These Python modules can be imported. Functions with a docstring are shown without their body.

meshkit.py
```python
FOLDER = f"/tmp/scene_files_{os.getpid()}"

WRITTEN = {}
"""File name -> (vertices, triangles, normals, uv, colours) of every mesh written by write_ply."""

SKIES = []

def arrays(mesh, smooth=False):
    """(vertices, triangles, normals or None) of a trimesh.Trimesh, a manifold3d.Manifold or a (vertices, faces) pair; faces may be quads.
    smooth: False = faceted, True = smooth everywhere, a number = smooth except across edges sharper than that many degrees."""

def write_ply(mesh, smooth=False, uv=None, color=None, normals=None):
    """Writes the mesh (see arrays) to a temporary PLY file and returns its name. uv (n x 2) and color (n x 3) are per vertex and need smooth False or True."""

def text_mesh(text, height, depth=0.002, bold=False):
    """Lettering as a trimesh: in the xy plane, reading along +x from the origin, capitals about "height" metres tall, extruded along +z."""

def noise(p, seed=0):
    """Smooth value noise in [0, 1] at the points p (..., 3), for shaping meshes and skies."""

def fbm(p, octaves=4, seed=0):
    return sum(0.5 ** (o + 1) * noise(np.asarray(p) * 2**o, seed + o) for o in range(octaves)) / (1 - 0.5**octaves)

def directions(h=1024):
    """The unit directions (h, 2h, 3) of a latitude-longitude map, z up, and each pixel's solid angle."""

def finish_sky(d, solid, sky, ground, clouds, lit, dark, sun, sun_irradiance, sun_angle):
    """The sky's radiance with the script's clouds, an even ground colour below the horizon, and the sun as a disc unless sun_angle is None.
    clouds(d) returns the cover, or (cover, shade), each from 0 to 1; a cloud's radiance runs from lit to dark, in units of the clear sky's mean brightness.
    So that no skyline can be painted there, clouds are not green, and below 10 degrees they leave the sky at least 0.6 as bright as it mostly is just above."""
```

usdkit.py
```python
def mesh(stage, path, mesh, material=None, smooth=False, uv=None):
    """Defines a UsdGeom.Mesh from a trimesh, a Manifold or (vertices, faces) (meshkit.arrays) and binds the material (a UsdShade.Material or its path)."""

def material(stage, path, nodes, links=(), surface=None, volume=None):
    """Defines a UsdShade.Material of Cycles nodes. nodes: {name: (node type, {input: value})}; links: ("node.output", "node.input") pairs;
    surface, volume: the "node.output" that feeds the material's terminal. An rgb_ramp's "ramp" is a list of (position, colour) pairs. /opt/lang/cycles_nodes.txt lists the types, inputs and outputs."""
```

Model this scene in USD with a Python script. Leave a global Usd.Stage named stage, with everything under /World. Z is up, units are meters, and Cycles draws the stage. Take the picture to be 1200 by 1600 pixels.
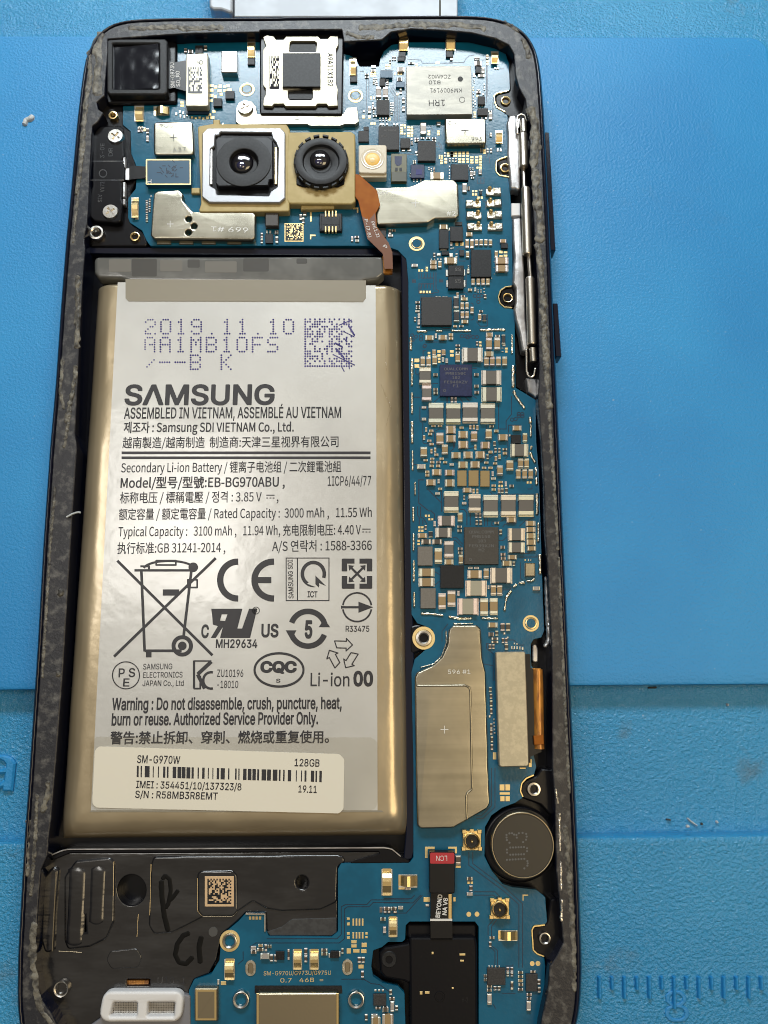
import math, random, glob
import numpy as np, shapely, trimesh, manifold3d as m3, mapbox_earcut as earcut
import shapely.geometry as sg, shapely.ops as so
from shapely import affinity
from PIL import Image, ImageDraw, ImageFont
from pxr import Usd, UsdGeom, UsdLux, UsdShade, Gf, Sdf, Vt
import usdkit, meshkit
RND = random.Random(7)
stage = Usd.Stage.CreateInMemory()
UsdGeom.SetStageUpAxis(stage, 'Z')
UsdGeom.SetStageMetersPerUnit(stage, 1.0)
UsdGeom.Xform.Define(stage, '/World')

# ------------------------------------------------------------------ camera (pose solved from the phone's own edges)
F = 1300.0                                   # focal length in photograph pixels (1200 wide)
MM = 0.001
def unit(v): v = np.asarray(v, float); return v / np.linalg.norm(v)
cy_ = unit((-47, -6357, F)); cx_ = np.array((1, -.005, .0117)); cx_ = unit(cx_ - cy_ * (cx_ @ cy_)); cz_ = np.cross(cx_, cy_)
R = np.stack([cx_, cy_, cz_], 1)              # camera (right, down, forward) from world
EYE = np.array((0, 0, 6.0)) - R.T @ np.array((0, 0, F / 11.66))
def L(px, py, z):
    d = R.T @ np.array(((px - 600) / F, (py - 800) / F, 1.0))
    return EYE + d * ((z - EYE[2]) / d[2])
def LP(pts, z): return np.array([L(x, y, z) for x, y in pts])
def S(px, py, z): return F / (R @ (L(px, py, z) - EYE))[2]      # photograph pixels per millimetre there
cam = UsdGeom.Camera.Define(stage, '/World/camera')
cr, cu, cb = R[0], -R[1], -R[2]; e = EYE * MM
cam.AddTransformOp().Set(Gf.Matrix4d(*cr, 0, *cu, 0, *cb, 0, *e, 1))
cam.CreateFocalLengthAttr(26.0); cam.CreateHorizontalApertureAttr(26.0 * 1200 / F)
cam.CreateClippingRangeAttr(Gf.Vec2f(0.01, 20))
cam.CreateFStopAttr(0.0); cam.CreateExposureAttr(0.10)

# ------------------------------------------------------------------ lamps: a cool bench lamp beyond the phone's top, a weak warm room
def rect_light(name, pos, aim, w, h, inten, col):
    l = UsdLux.RectLight.Define(stage, '/World/' + name)
    z = unit(np.array(pos) - np.array(aim)); x = unit(np.cross((0, 1, 0.1), z)); y = np.cross(z, x)
    l.AddTransformOp().Set(Gf.Matrix4d(*x, 0, *y, 0, *z, 0, *pos, 1))
    l.CreateWidthAttr(w); l.CreateHeightAttr(h); l.CreateIntensityAttr(inten); l.CreateColorAttr(Gf.Vec3f(*col))
rect_light('bench_lamp', (-0.012, 0.254, 0.205), (0, 0.03, 0), 0.18, 0.05, 27.0, (0.88, 0.96, 1.0))
rect_light('side_lamp', (0.58, -0.14, 1.2), (0, 0, 0), 0.55, 0.55, 4.4, (1.0, 0.78, 0.46))
rect_light('ceiling_lamp', (-0.34, 0.26, 1.3), (0, 0, 0), 0.24, 0.30, 9.5, (1.0, 0.96, 0.90))
rect_light('ceiling_bounce', (0.0, -0.1, 1.5), (0, 0, 0), 2.2, 2.2, 0.22, (1.0, 0.84, 0.60))
dome = UsdLux.DomeLight.Define(stage, '/World/room_glow')
UsdShade.MaterialBindingAPI.Apply(dome.GetPrim()).Bind(usdkit.material(stage, '/World/Looks/room_glow', {'b': ('background_shader', {'color': (1.0, 0.93, 0.84), 'strength': 0.10})}, surface='b.background'))

# ------------------------------------------------------------------ materials
def M(name, col, rough=.5, metal=0., spec=.5, col2=None, vs=600, ramp=(.42, .6), bump=0., bs=2500, stretch=(1, 1, 1), detail=3, coat=0., rvar=0., **kw):
    n = {'g': ('geometry', {}), 'p': ('principled_bsdf', {'roughness': rough, 'metallic': metal, 'specular_ior_level': spec, 'base_color': col, 'coat_weight': coat, 'coat_roughness': .12, **kw})}
    k = []
    if col2 is not None:
        n['m'] = ('mapping', {'scale': stretch}); n['n'] = ('noise_texture', {'scale': vs, 'detail': detail, 'roughness': .6})
        n['r'] = ('rgb_ramp', {'ramp': [(ramp[0], col), (ramp[1], col2)]})
        k += [('g.position', 'm.vector'), ('m.vector', 'n.vector'), ('n.fac', 'r.fac'), ('r.color', 'p.base_color')]
    if bump:
        n['m2'] = ('mapping', {'scale': stretch}); n['n2'] = ('noise_texture', {'scale': bs, 'detail': 3, 'roughness': .6})
        n['b'] = ('bump', {'distance': bump, 'strength': 1.0})
        k += [('g.position', 'm2.vector'), ('m2.vector', 'n2.vector'), ('n2.fac', 'b.height'), ('b.normal', 'p.normal')] + ([('b.normal', 'p.coat_normal')] if coat else [])
        if rvar:
            n['rr'] = ('map_range', {'from_min': .3, 'from_max': .7, 'to_min': rough - rvar, 'to_max': rough + rvar})
            n['n3'] = ('noise_texture', {'scale': vs * .7, 'detail': 4})
            k += [('g.position', 'n3.vector'), ('n3.fac', 'rr.value'), ('rr.result', 'p.roughness')]
    return usdkit.material(stage, '/World/Looks/' + name, n, k, surface='p.BSDF')

def mat_rubber(name, bump, bs, rough, dirt, c1=(.016, .235, .56), c2=(.026, .295, .64)):
    n = {'g': ('geometry', {}), 'n1': ('noise_texture', {'scale': 26., 'detail': 4}), 'r1': ('rgb_ramp', {'ramp': [(.35, c1), (.65, c2)]}),
         'v': ('noise_texture', {'scale': 1500., 'detail': 1}), 'r2': ('rgb_ramp', {'ramp': [(.765, (0, 0, 0)), (.80, (.4, .4, .4))]}),
         'mx': ('mix_color', {'b': (.35, .50, .62)}), 'n4': ('noise_texture', {'scale': 110., 'detail': 5, 'roughness': .65}), 'r4': ('rgb_ramp', {'ramp': [(.60, (0, 0, 0)), (.80, (dirt, dirt, dirt))]}),
         'mx2': ('mix_color', {'b': (.10, .15, .17)}),
         'n2': ('noise_texture', {'scale': bs, 'detail': 2, 'roughness': .55}), 'b': ('bump', {'distance': bump}), 'p': ('principled_bsdf', {'roughness': rough, 'specular_ior_level': .5})}
    k = [('g.position', 'n1.vector'), ('n1.fac', 'r1.fac'), ('g.position', 'v.vector'), ('v.fac', 'r2.fac'), ('r2.color', 'mx.fac'), ('r1.color', 'mx.a'),
         ('g.position', 'n4.vector'), ('n4.fac', 'r4.fac'), ('r4.color', 'mx2.fac'), ('mx.result', 'mx2.a'), ('mx2.result', 'p.base_color'), ('g.position', 'n2.vector'), ('n2.fac', 'b.height'), ('b.normal', 'p.normal')]
    return usdkit.material(stage, '/World/Looks/' + name, n, k, surface='p.BSDF')
m_smooth = mat_rubber('rubber_smooth', 9e-5, 2600., .46, .15)
m_rough = mat_rubber('rubber_grained', 3.0e-4, 2500., .22, .8, (.028, .255, .52), (.050, .320, .60))
m_table = M('table_wood', (.10, .08, .06), .6)
m_pcb = M('solder_mask_blue', (.002, .092, .170), .20, col2=(.003, .112, .205), vs=300, bump=1.2e-5, bs=2600)
m_trace = M('trace_blue', (.002, .022, .055), .35)
m_ic = M('chip_grey', (.032, .032, .034), .55, spec=.3, col2=(.05, .05, .052), vs=6000, bump=6e-6, bs=9000)
m_icd = M('chip_brown', (.038, .034, .028), .5, col2=(.05, .045, .038), vs=6000, bump=6e-6, bs=9000)
m_ick = M('chip_black', (.007, .008, .010), .42, spec=.3, col2=(.016, .017, .02), vs=5000, bump=6e-6, bs=9000)
m_icn = M('chip_navy', (.008, .014, .062), .42, spec=.35, col2=(.014, .022, .085), vs=4000, bump=5e-6, bs=9000)
m_mark = M('laser_marking', (.12, .12, .12), .6)
m_white = M('white_print', (.72, .72, .70), .5)
m_ink = M('label_ink', (.020, .020, .026), .38)
m_dot = M('dot_ink', (.040, .036, .17), .6, spec=.2, col2=(.11, .10, .26), vs=500)
m_shield = M('shield_nickel', (.36, .335, .265), .25, 1., col2=(.44, .41, .33), vs=160, bump=3e-6, bs=2200, stretch=(.10, 2.5, 1), detail=5, rvar=.04)
m_shieldp = M('shield_matte', (.34, .33, .295), .52, .6, col2=(.40, .385, .34), vs=900, bump=4e-6, bs=5000, stretch=(.3, 1, 1))
m_stiff = M('stiffener_nickel', (.41, .38, .295), .40, .6, col2=(.48, .445, .345), vs=1500, bump=6e-6, bs=6000)
m_steel = M('steel_bright', (.74, .72, .68), .26, 1., col2=(.60, .57, .52), vs=700, bump=6e-6, bs=2500)
m_bracket = M('bracket_metal', (.66, .66, .67), .38, .8, col2=(.40, .39, .39), vs=260, bump=4e-5, bs=900, rvar=.1)
m_tube = M('roller_metal', (.60, .56, .49), .33, 1., bump=4e-6, bs=5000)
m_gold = M('gold_plate', (.88, .68, .34), .28, 1., bump=4e-6, bs=4000)
m_pad = M('gold_pad', (.80, .62, .30), .42, .6)
m_solder = M('solder_tin', (.80, .76, .66), .24, 1., col2=(.58, .54, .44), vs=2500, bump=6e-5, bs=1800)
m_dotm = M('solder_dot', (.82, .80, .74), .28, .8)
m_frame = M('frame_lacquer', (.004, .006, .018), .16, spec=.5)
m_ledge = M('ledge_grime', (.019, .020, .026), .40, spec=.45, col2=(.165, .160, .150), vs=900, ramp=(.50, .82), bump=4e-5, bs=2600, detail=7)
m_residue = M('adhesive_residue', (.200, .188, .155), .55, col2=(.045, .043, .040), vs=1100, ramp=(.40, .62), bump=1.2e-4, bs=1800, detail=6)
m_black = M('black_plastic', (.005, .005, .007), .26, spec=.25, bump=8e-6, bs=1800)
m_blackm = M('black_matte', (.011, .012, .014), .45, spec=.3, col2=(.018, .019, .022), vs=2500)
m_floor = M('cavity_floor', (.004, .005, .009), .25, spec=.3, bump=2e-5, bs=500)
m_antenna = M('antenna_carrier', (.006, .006, .008), .24, spec=.6, coat=.6, col2=(.034, .034, .036), vs=150, ramp=(.42, .72), bump=1.1e-4, bs=260, stretch=(.5, 1.7, 1), detail=7, rvar=.12)
m_marker = M('marker_pen', (.002, .002, .002), .55, spec=.2)
m_pouch = M('battery_foil', (.42, .345, .225), .30, .6, col2=(.48, .40, .27), vs=60, bump=5e-5, bs=260, coat=.5)
m_label = M('label_silver', (.53, .53, .515), .38, .3, col2=(.60, .60, .58), vs=45, bump=4.5e-5, bs=240, coat=.9, rvar=.08)
m_tape = M('battery_tape', (.29, .265, .21), .30, .2, bump=2e-5, bs=300, coat=.3)
m_clear = usdkit.material(stage, '/World/Looks/clear_film', {'t': ('transparent_bsdf', {'color': (.965, .955, .925)}), 'g': ('geometry', {}), 'n': ('noise_texture', {'scale': 220., 'detail': 3.}), 'b': ('bump', {'distance': 4e-5}), 's': ('glossy_bsdf', {'roughness': .16}), 'm': ('mix_closure', {'fac': .07})},
    [('g.position', 'n.vector'), ('n.fac', 'b.height'), ('b.normal', 's.normal'), ('t.BSDF', 'm.closure1'), ('s.BSDF', 'm.closure2')], surface='m.closure')
m_sticker = M('sticker_paper', (.76, .725, .62), .42, bump=6e-6, bs=400)
m_hood = M('hood_plastic', (.110, .112, .108), .22, col2=(.160, .161, .155), vs=150, coat=.6, bump=3e-5, bs=350)
m_kapton = M('kapton', (.30, .088, .010), .5, spec=.12, col2=(.36, .12, .016), vs=300, bump=8e-6, bs=700)
m_kapton2 = M('kapton_bright', (.55, .24, .045), .28, .3, col2=(.30, .12, .03), vs=900, stretch=(2, .5, 1), bump=1.5e-5, bs=900)
m_camtan = M('camera_housing', (.44, .35, .15), .5, spec=.3, col2=(.50, .40, .19), vs=400)
m_camframe = M('camera_frame', (.40, .41, .435), .38, .6, bump=5e-6, bs=4000)
m_lensbody = M('lens_body', (.012, .013, .017), .34, spec=.35)
m_lensglass = M('lens_glass', (.003, .003, .006), .03, spec=.8, coat=1.)
m_lensblue = M('lens_coating', (.010, .012, .05), .05, spec=1., coat=1.)
m_led = M('led_lens', (.74, .68, .56), .16, coat=.6)
m_ledy = M('led_phosphor', (.85, .52, .12), .35)
m_red = M('red_print', (.45, .022, .035), .42)
m_flex = M('flex_black', (.009, .009, .010), .30, spec=.3)
m_grip = M('gasket_white', (.74, .74, .75), .40, subsurface_weight=0.)
m_mesh = M('mesh_steel', (.20, .19, .18), .45, .6, col2=(.05, .05, .05), vs=7000)
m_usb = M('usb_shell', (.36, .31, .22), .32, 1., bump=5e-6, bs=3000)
m_plate = M('tool_metal', (.46, .50, .55), .55, .25, col2=(.38, .41, .45), vs=120, bump=2e-5, bs=300)
m_flake = M('glue_flake', (.48, .52, .54), .4, bump=4e-5, bs=2500)
m_crumb = M('crumb', (.05, .05, .045), .6)
m_comp = usdkit.material(stage, '/World/Looks/component', {'a': ('attribute', {'attribute': 'Cd'}), 's': ('attribute', {'attribute': 'metal'}), 'g': ('geometry', {}), 'n': ('noise_texture', {'scale': 3500., 'detail': 3.}), 'b': ('bump', {'distance': 1.0e-5}),
    'r': ('map_range', {'from_min': 0., 'from_max': 1., 'to_min': .48, 'to_max': .30}), 'p': ('principled_bsdf', {})},
    [('a.color', 'p.base_color'), ('s.fac', 'p.metallic'), ('s.fac', 'r.value'), ('r.result', 'p.roughness'), ('g.position', 'n.vector'), ('n.fac', 'b.height'), ('b.normal', 'p.normal')], surface='p.BSDF')

# ------------------------------------------------------------------ scene helpers
COUNT = {}
def path_for(name, parent):
    p = parent + '/' + name; c = COUNT.get(p, 0); COUNT[p] = c + 1
    return p if c == 0 else f'{p}_{c:03d}'
def props(prim, label=None, cat=None, group=None, kind=None):
    for k, v in (('label', label), ('category', cat), ('group', group), ('kind', kind)):
        if v: prim.SetCustomDataByKey(k, v)
def thing(name, label, cat, group=None):
    p = path_for(name, '/World'); x = UsdGeom.Xform.Define(stage, p); props(x.GetPrim(), label, cat, group); return p
def part(name, mesh, mat, parent, label=None, kind=None, smooth=False, cat=None, group=None):
    if hasattr(mesh, 'to_mesh'): mm = mesh.to_mesh(); mesh = (np.array(mm.vert_properties[:, :3]), np.array(mm.tri_verts))
    v, f = (mesh.vertices, mesh.faces) if hasattr(mesh, 'vertices') else mesh
    p = path_for(name, parent)
    m = usdkit.mesh(stage, p, (np.asarray(v, float) * MM, np.asarray(f, int)), mat, smooth=smooth)
    props(m.GetPrim(), label, cat, group, kind); return p
def merge(ms):
    V, Fc, n = [], [], 0
    for m in ms:
        if hasattr(m, 'to_mesh'): t = m.to_mesh(); m = (np.array(t.vert_properties[:, :3]), np.array(t.tri_verts))
        v, f = (m.vertices, m.faces) if hasattr(m, 'vertices') else m
        V.append(np.asarray(v)); Fc.append(np.asarray(f) + n); n += len(v)
    return np.vstack(V), np.vstack(Fc)
def rings_of(poly):
    poly = sg.polygon.orient(poly, 1.0)
    return [np.array(r.coords)[:-1] for r in (poly.exterior, *poly.interiors)]
def inset(r, d):
    e1 = r - np.roll(r, 1, 0); e2 = np.roll(r, -1, 0) - r
    n1 = np.stack([-e1[:, 1], e1[:, 0]], 1); n2 = np.stack([-e2[:, 1], e2[:, 0]], 1)
    n1 /= np.linalg.norm(n1, axis=1, keepdims=True) + 1e-12; n2 /= np.linalg.norm(n2, axis=1, keepdims=True) + 1e-12
    b = n1 + n2; q = np.maximum((b * b).sum(1, keepdims=True), .6)
    return r + b * 2 / q * d
def tri(rs):
    return earcut.triangulate_float64(np.vstack(rs), np.cumsum([len(r) for r in rs]).astype(np.uint32)).reshape(-1, 3).astype(int)
def solid(poly, prof, cap=True):
    """Closed solid over a plan polygon (mm): prof = [(inset, z), ...] from bottom to top."""
    if poly.geom_type != 'Polygon': return merge([solid(g, prof, cap) for g in poly.geoms if g.area > 1e-6])
    rs = rings_of(poly); n = sum(map(len, rs)); V, Fc = [], []
    for d, z in prof:
        q = np.vstack([inset(r, d) if d else r for r in rs]); V.append(np.column_stack([q, np.full(n, z)]))
    k = 0
    for r in rs:
        i = np.arange(len(r)); j = (i + 1) % len(r)
        for s in range(len(prof) - 1):
            a, b = s * n + k, (s + 1) * n + k
            Fc += [np.column_stack([a + i, a + j, b + j]), np.column_stack([a + i, b + j, b + i])]
        k += len(r)
    if cap:
        top = len(prof) - 1
        t = tri([V[top][o:o + len(r), :2] for o, r in zip(np.cumsum([0] + [len(r) for r in rs[:-1]]), rs)])
        t0 = tri(rs); Fc += [t + top * n, t0[:, ::-1]]
    return np.vstack(V), np.vstack(Fc)
def plan(pts, z, rnd=0., holes=()):
    p = sg.Polygon(LP(pts, z)[:, :2]).buffer(0)
    if rnd: p = p.buffer(-rnd, quad_segs=5).buffer(2 * rnd, quad_segs=5).buffer(-rnd, quad_segs=5).simplify(.01)
    for h in holes: p = p.difference(sg.Polygon(LP(h, z)[:, :2]).buffer(-.15, quad_segs=4).buffer(.15, quad_segs=4).simplify(.01) if rnd else sg.Polygon(LP(h, z)[:, :2]))
    return p
def prism(pts, z0, z1, bev=0., rnd=0., holes=()):
    if rnd and bev > .12: rnd = max(rnd, bev * 1.2)
    return solid(plan(pts, z1, rnd, holes), [(0, z0), (0, z1 - bev), (bev * .4, z1 - bev * .3), (bev, z1)] if bev > .12 else ([(0, z0), (0, z1 - bev), (bev, z1)] if bev else [(0, z0), (0, z1)]))
def rc(x0, y0, x1, y1): return [(x0, y0), (x1, y0), (x1, y1), (x0, y1)]
def box(x0, y0, x1, y1, z0, z1, bev=0., rnd=0.): return prism(rc(x0, y0, x1, y1), z0, z1, bev, rnd)
def circ(cx, cy, r, n=32, ry=None): return [(cx + r * math.cos(t), cy + (ry or r) * math.sin(t)) for t in np.linspace(0, 2 * math.pi, n, endpoint=False)]
def disc(px, py, r, z, n=40): c = L(px, py, z)[:2]; return sg.Point(c).buffer(r / S(px, py, z), quad_segs=n // 4)
def lathe(px, py, zref, prof, n=40):
    c = L(px, py, zref); t = np.linspace(0, 2 * np.pi, n, endpoint=False); V, Fc = [], []
    for r, z in prof: V.append(np.column_stack([c[0] + r * np.cos(t), c[1] + r * np.sin(t), np.full(n, z)]))
    i = np.arange(n); j = (i + 1) % n
    for s in range(len(prof) - 1): a, b = s * n, (s + 1) * n; Fc += [np.column_stack([a + i, a + j, b + j]), np.column_stack([a + i, b + j, b + i])]
    return np.vstack(V), np.vstack(Fc)
def dome(px, py, r, z, h, n=32):
    R_ = r / S(px, py, z); return lathe(px, py, z, [(R_, z)] + [(R_ * math.cos(a), z + h * math.sin(a)) for a in np.linspace(.15, 1.5, 8)] + [(1e-4, z + h)], n)
def tube(P, r, n=8, ends=True):
    P = np.asarray(P, float); t = np.gradient(P, axis=0); t /= np.linalg.norm(t, axis=1, keepdims=True)
    up = np.array((0, 0, 1.)); V, Fc = [], []; rr = np.broadcast_to(r, len(P))
    for p, d, q in zip(P, t, rr):
        a = np.cross(d, up); a = a / np.linalg.norm(a) if np.linalg.norm(a) > 1e-6 else np.array((1., 0, 0)); b = np.cross(a, d)
        V.append(np.array([p + q * (math.cos(u) * a + math.sin(u) * b) for u in np.linspace(0, 2 * math.pi, n, endpoint=False)]))
    i = np.arange(n); j = (i + 1) % n
    for s in range(len(P) - 1): a, b = s * n, (s + 1) * n; Fc += [np.column_stack([a + i, b + j, a + j]), np.column_stack([a + i, b + i, b + j])]
    V = np.vstack(V)
    if ends:
        V = np.vstack([V, P[:1], P[-1:]]); m = len(V); e_ = (len(P) - 1) * n
        Fc += [np.column_stack([i, j, np.full(n, m - 2)]), np.column_stack([e_ + j, e_ + i, np.full(n, m - 1)])]
    return V, np.vstack(Fc)
def smoothline(pts, step):
    ls = sg.LineString(pts); n = max(2, int(ls.length / step)); return np.array([ls.interpolate(k / n, True).coords[0] for k in range(n + 1)])
def lump(pts, w, z, h, seed=0, rag=.35, fine=2.2):
    """A lumpy bead (solder, glue) laid along a pixel path, w pixels wide, h mm high."""
    P = smoothline(pts, max(w * .22, 1.0)); rng = np.random.default_rng(seed + 11)
    t = np.gradient(P, axis=0); t /= np.linalg.norm(t, axis=1, keepdims=True) + 1e-9; nrm = np.stack([-t[:, 1], t[:, 0]], 1); K = 9; V = []
    for i, (p, nn) in enumerate(zip(P, nrm)):
        u = i / (len(P) - 1); e_ = min(1, 3.5 * math.sqrt(max(min(u, 1 - u), 0) * len(P) / 12 + .004)) 
        wl = w * .5 * e_ * (1 - rag + 2 * rag * meshkit.noise(np.array((i * .35, seed, .5)), seed)); wr = w * .5 * e_ * (1 - rag + 2 * rag * meshkit.noise(np.array((i * .35, seed, 9.5)), seed + 3))
        for k in range(K):
            s = -1 + 2 * k / (K - 1); q = p + nn * (wl if s < 0 else wr) * s
            hz = h * e_ * math.sqrt(max(0, 1 - s * s)) * (1 - rag + 1.6 * rag * meshkit.noise(np.array((q[0] / w * fine, q[1] / w * fine, .3)), seed + 7))
            V.append(L(q[0], q[1], z) + (0, 0, hz - .01))
    n = len(P); a = np.arange(n - 1)[:, None] * K + np.arange(K - 1)[None]; a = a.ravel()
    f = np.vstack([np.column_stack([a, a + 1, a + K + 1]), np.column_stack([a, a + K + 1, a + K])])
    v = np.array(V); nz = np.cross(v[f[:, 1]] - v[f[:, 0]], v[f[:, 2]] - v[f[:, 0]])[:, 2].sum()
    return v, (f if nz > 0 else f[:, ::-1])
def sheet(geom, z, zf=None):
    """Flat print: a plan geometry (mm) as a sheet at height z."""
    ms = []
    for g in getattr(geom, 'geoms', [geom]):
        if g.geom_type != 'Polygon' or g.area < 1e-5: continue
        rs = rings_of(g); v = np.vstack(rs); ms.append((np.column_stack([v, np.full(len(v), z)]), tri(rs)))
    return merge(ms)
def lift(geom, z): return shapely.transform(geom, lambda a: LP(a, z)[:, :2])
FONTS = {}
def font(kind, size):
    n = {'inter': 'Inter', 'cjk': 'Noto Sans CJK Regular', 'mono': 'DejaVuSansMono'}[kind]
    if (kind, size) not in FONTS: FONTS[kind, size] = ImageFont.truetype(glob.glob(f'/opt/blender-*/*/datafiles/fonts/{n}.woff2')[0], size)
    return FONTS[kind, size]
def glyphs(text, kind='inter', bold=0, size=60):
    f = font(kind, size); x0, y0, x1, y1 = f.getbbox(text, anchor='ls', stroke_width=bold)
    im = Image.new('L', (x1 - x0 + 8, y1 - y0 + 8)); ImageDraw.Draw(im).text((4 - x0, 4 - y0), text, 255, f, anchor='ls', stroke_width=bold)
    on = np.pad(np.asarray(im) > 127, ((0, 0), (1, 1))).astype(np.int8); d = np.diff(on, axis=1)
    rows, st = np.nonzero(d == 1); en = np.nonzero(d == -1)[1]
    g = shapely.union_all(shapely.box(st, -rows - 1, en, -rows)).buffer(.6).buffer(-.6).simplify(.75)
    xa, _, xb, _ = g.bounds; H = -f.getbbox('H', anchor='ls')[1]
    return affinity.affine_transform(g, [1 / (xb - xa), 0, 0, 1 / H, -xa / (xb - xa), (4 - y0) / H])    # 0..1 wide, capitals 1 high, baseline 0
def text(s, p0, p1, cap, z, kind='inter', bold=0, dz=.02, flip=1, size=60):
    """Lettering whose baseline runs from pixel p0 to p1; cap = capital height in pixels."""
    A, B = L(*p0, z)[:2], L(*p1, z)[:2]; x = B - A; h = cap / S(*p0, z); y = unit((-x[1], x[0])) * h * flip
    return sheet(affinity.affine_transform(glyphs(s, kind, bold, size), [x[0], y[0], x[1], y[1], A[0], A[1]]), z + dz)
def sheet_px(geom, z, dz=.02): return sheet(lift(geom, z), z + dz)
def mark(s, p0, p1, cap, z, parent, mat, name='marking', **k): return part(name, text(s, p0, p1, cap, z, **k), mat, parent)
def matrix2d(x0, y0, x1, y1, n, seed, z, fill=.5, dot=None):
    rng = random.Random(seed); g = []; cw, ch = (x1 - x0) / n, (y1 - y0) / n
    for i in range(n):
        for j in range(n):
            on = i == 0 or j == n - 1 or (i == n - 1 and j % 2) or (j == 0 and i % 2 == 0) or (0 < i < n - 1 and 0 < j < n - 1 and rng.random() < fill)
            if on: cx, cy = x0 + (i + .5) * cw, y0 + (j + .5) * ch; g.append(sg.Point(cx, cy).buffer(dot, quad_segs=2) if dot else shapely.box(cx - cw * .5, cy - ch * .5, cx + cw * .5, cy + ch * .5))
    return sheet_px(so.unary_union(g), z)
def screw(px, py, r, z, parent, h=.5, name='screw', mat=None, ang=.4):
    c = L(px, py, z); R_ = r / S(px, py, z)
    b = m3.Manifold.cylinder(h, R_, R_ * .86, 32).translate((0, 0, -h))
    for a in (0, 90): b -= m3.Manifold.cube((R_ * 1.15, R_ * .26, h * 1.1), True).rotate((0, 0, a + math.degrees(ang)))
    return part(name, b.translate(tuple(c)), mat or m_steel, parent)

# ------------------------------------------------------------------ the bench and the silicone mat
props(UsdGeom.Xform.Define(stage, '/World/table_top').GetPrim(), kind='structure')
part('table_board', merge([trimesh.creation.box((900, 900, 20), trimesh.transformations.translation_matrix((0, 0, -16.2)))]), m_table, '/World/table_top')
MAT = thing('repair_mat', 'blue silicone repair mat with raised panels and a moulded ruler, under the phone', 'mat')
cA = L(0, 0, 0); X0, X1 = -230., 200.
def yat(px, py, z=0.): return L(px, py, z)[1]
yt, yb1 = yat(1000, 57), yat(1000, 1071); yl = yat(1000, 1306)
part('mat_base', box_mm := solid(shapely.box(X0 - 15, -190, X1 + 15, 240), [(0, -6), (0, -2.6)]), m_rough, MAT)
xr = L(1204, 100, 0)[0]
P = shapely.box(X0, yb1, xr, yt).buffer(-3).buffer(3, quad_segs=8)
part('raised_panel', solid(P, [(0, -2.7), (0, -.45), (.12, -.12), (.45, 0)]), m_smooth, MAT, smooth=40)
P = shapely.box(X0, -175, X1, yl).buffer(-2).buffer(2, quad_segs=8)
part('raised_panel', solid(P, [(0, -2.7), (.05, -.75), (.3, -.3), (1.0, -.05)]), m_rough, MAT, label='grained lower panel carrying the moulded ruler', smooth=40)
for k in range(-2, 16):                                             # moulded inch ruler, sixteenths
    px = 936 + 19.4 * k; py1 = 1546 + (14 if k % 2 == 0 else 0) + (16 if k == 6 else 0)
    if px > 925: part('ruler_mark', lump([(px, 1524), (px + .7, py1)], 6.5, -.06, .55, k, .08), m_smooth, MAT)
part('ruler_number', solid(affinity.affine_transform(glyphs('8'), [3.0, 0, 0, 3.6, *L(1040, 1597, 0)[:2]]), [(0, -.3), (0, .05), (.1, .12)]), m_smooth, MAT)
A = L(-58, 1236, -2.1)[:2]
part('embossed_letter', solid(affinity.affine_transform(glyphs('a', size=90), [6.6, .2, 0, 6.6 * .95, A[0], A[1]]), [(0, -2.8), (0, -2.25), (.25, -2.0)]), m_smooth, MAT)

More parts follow.
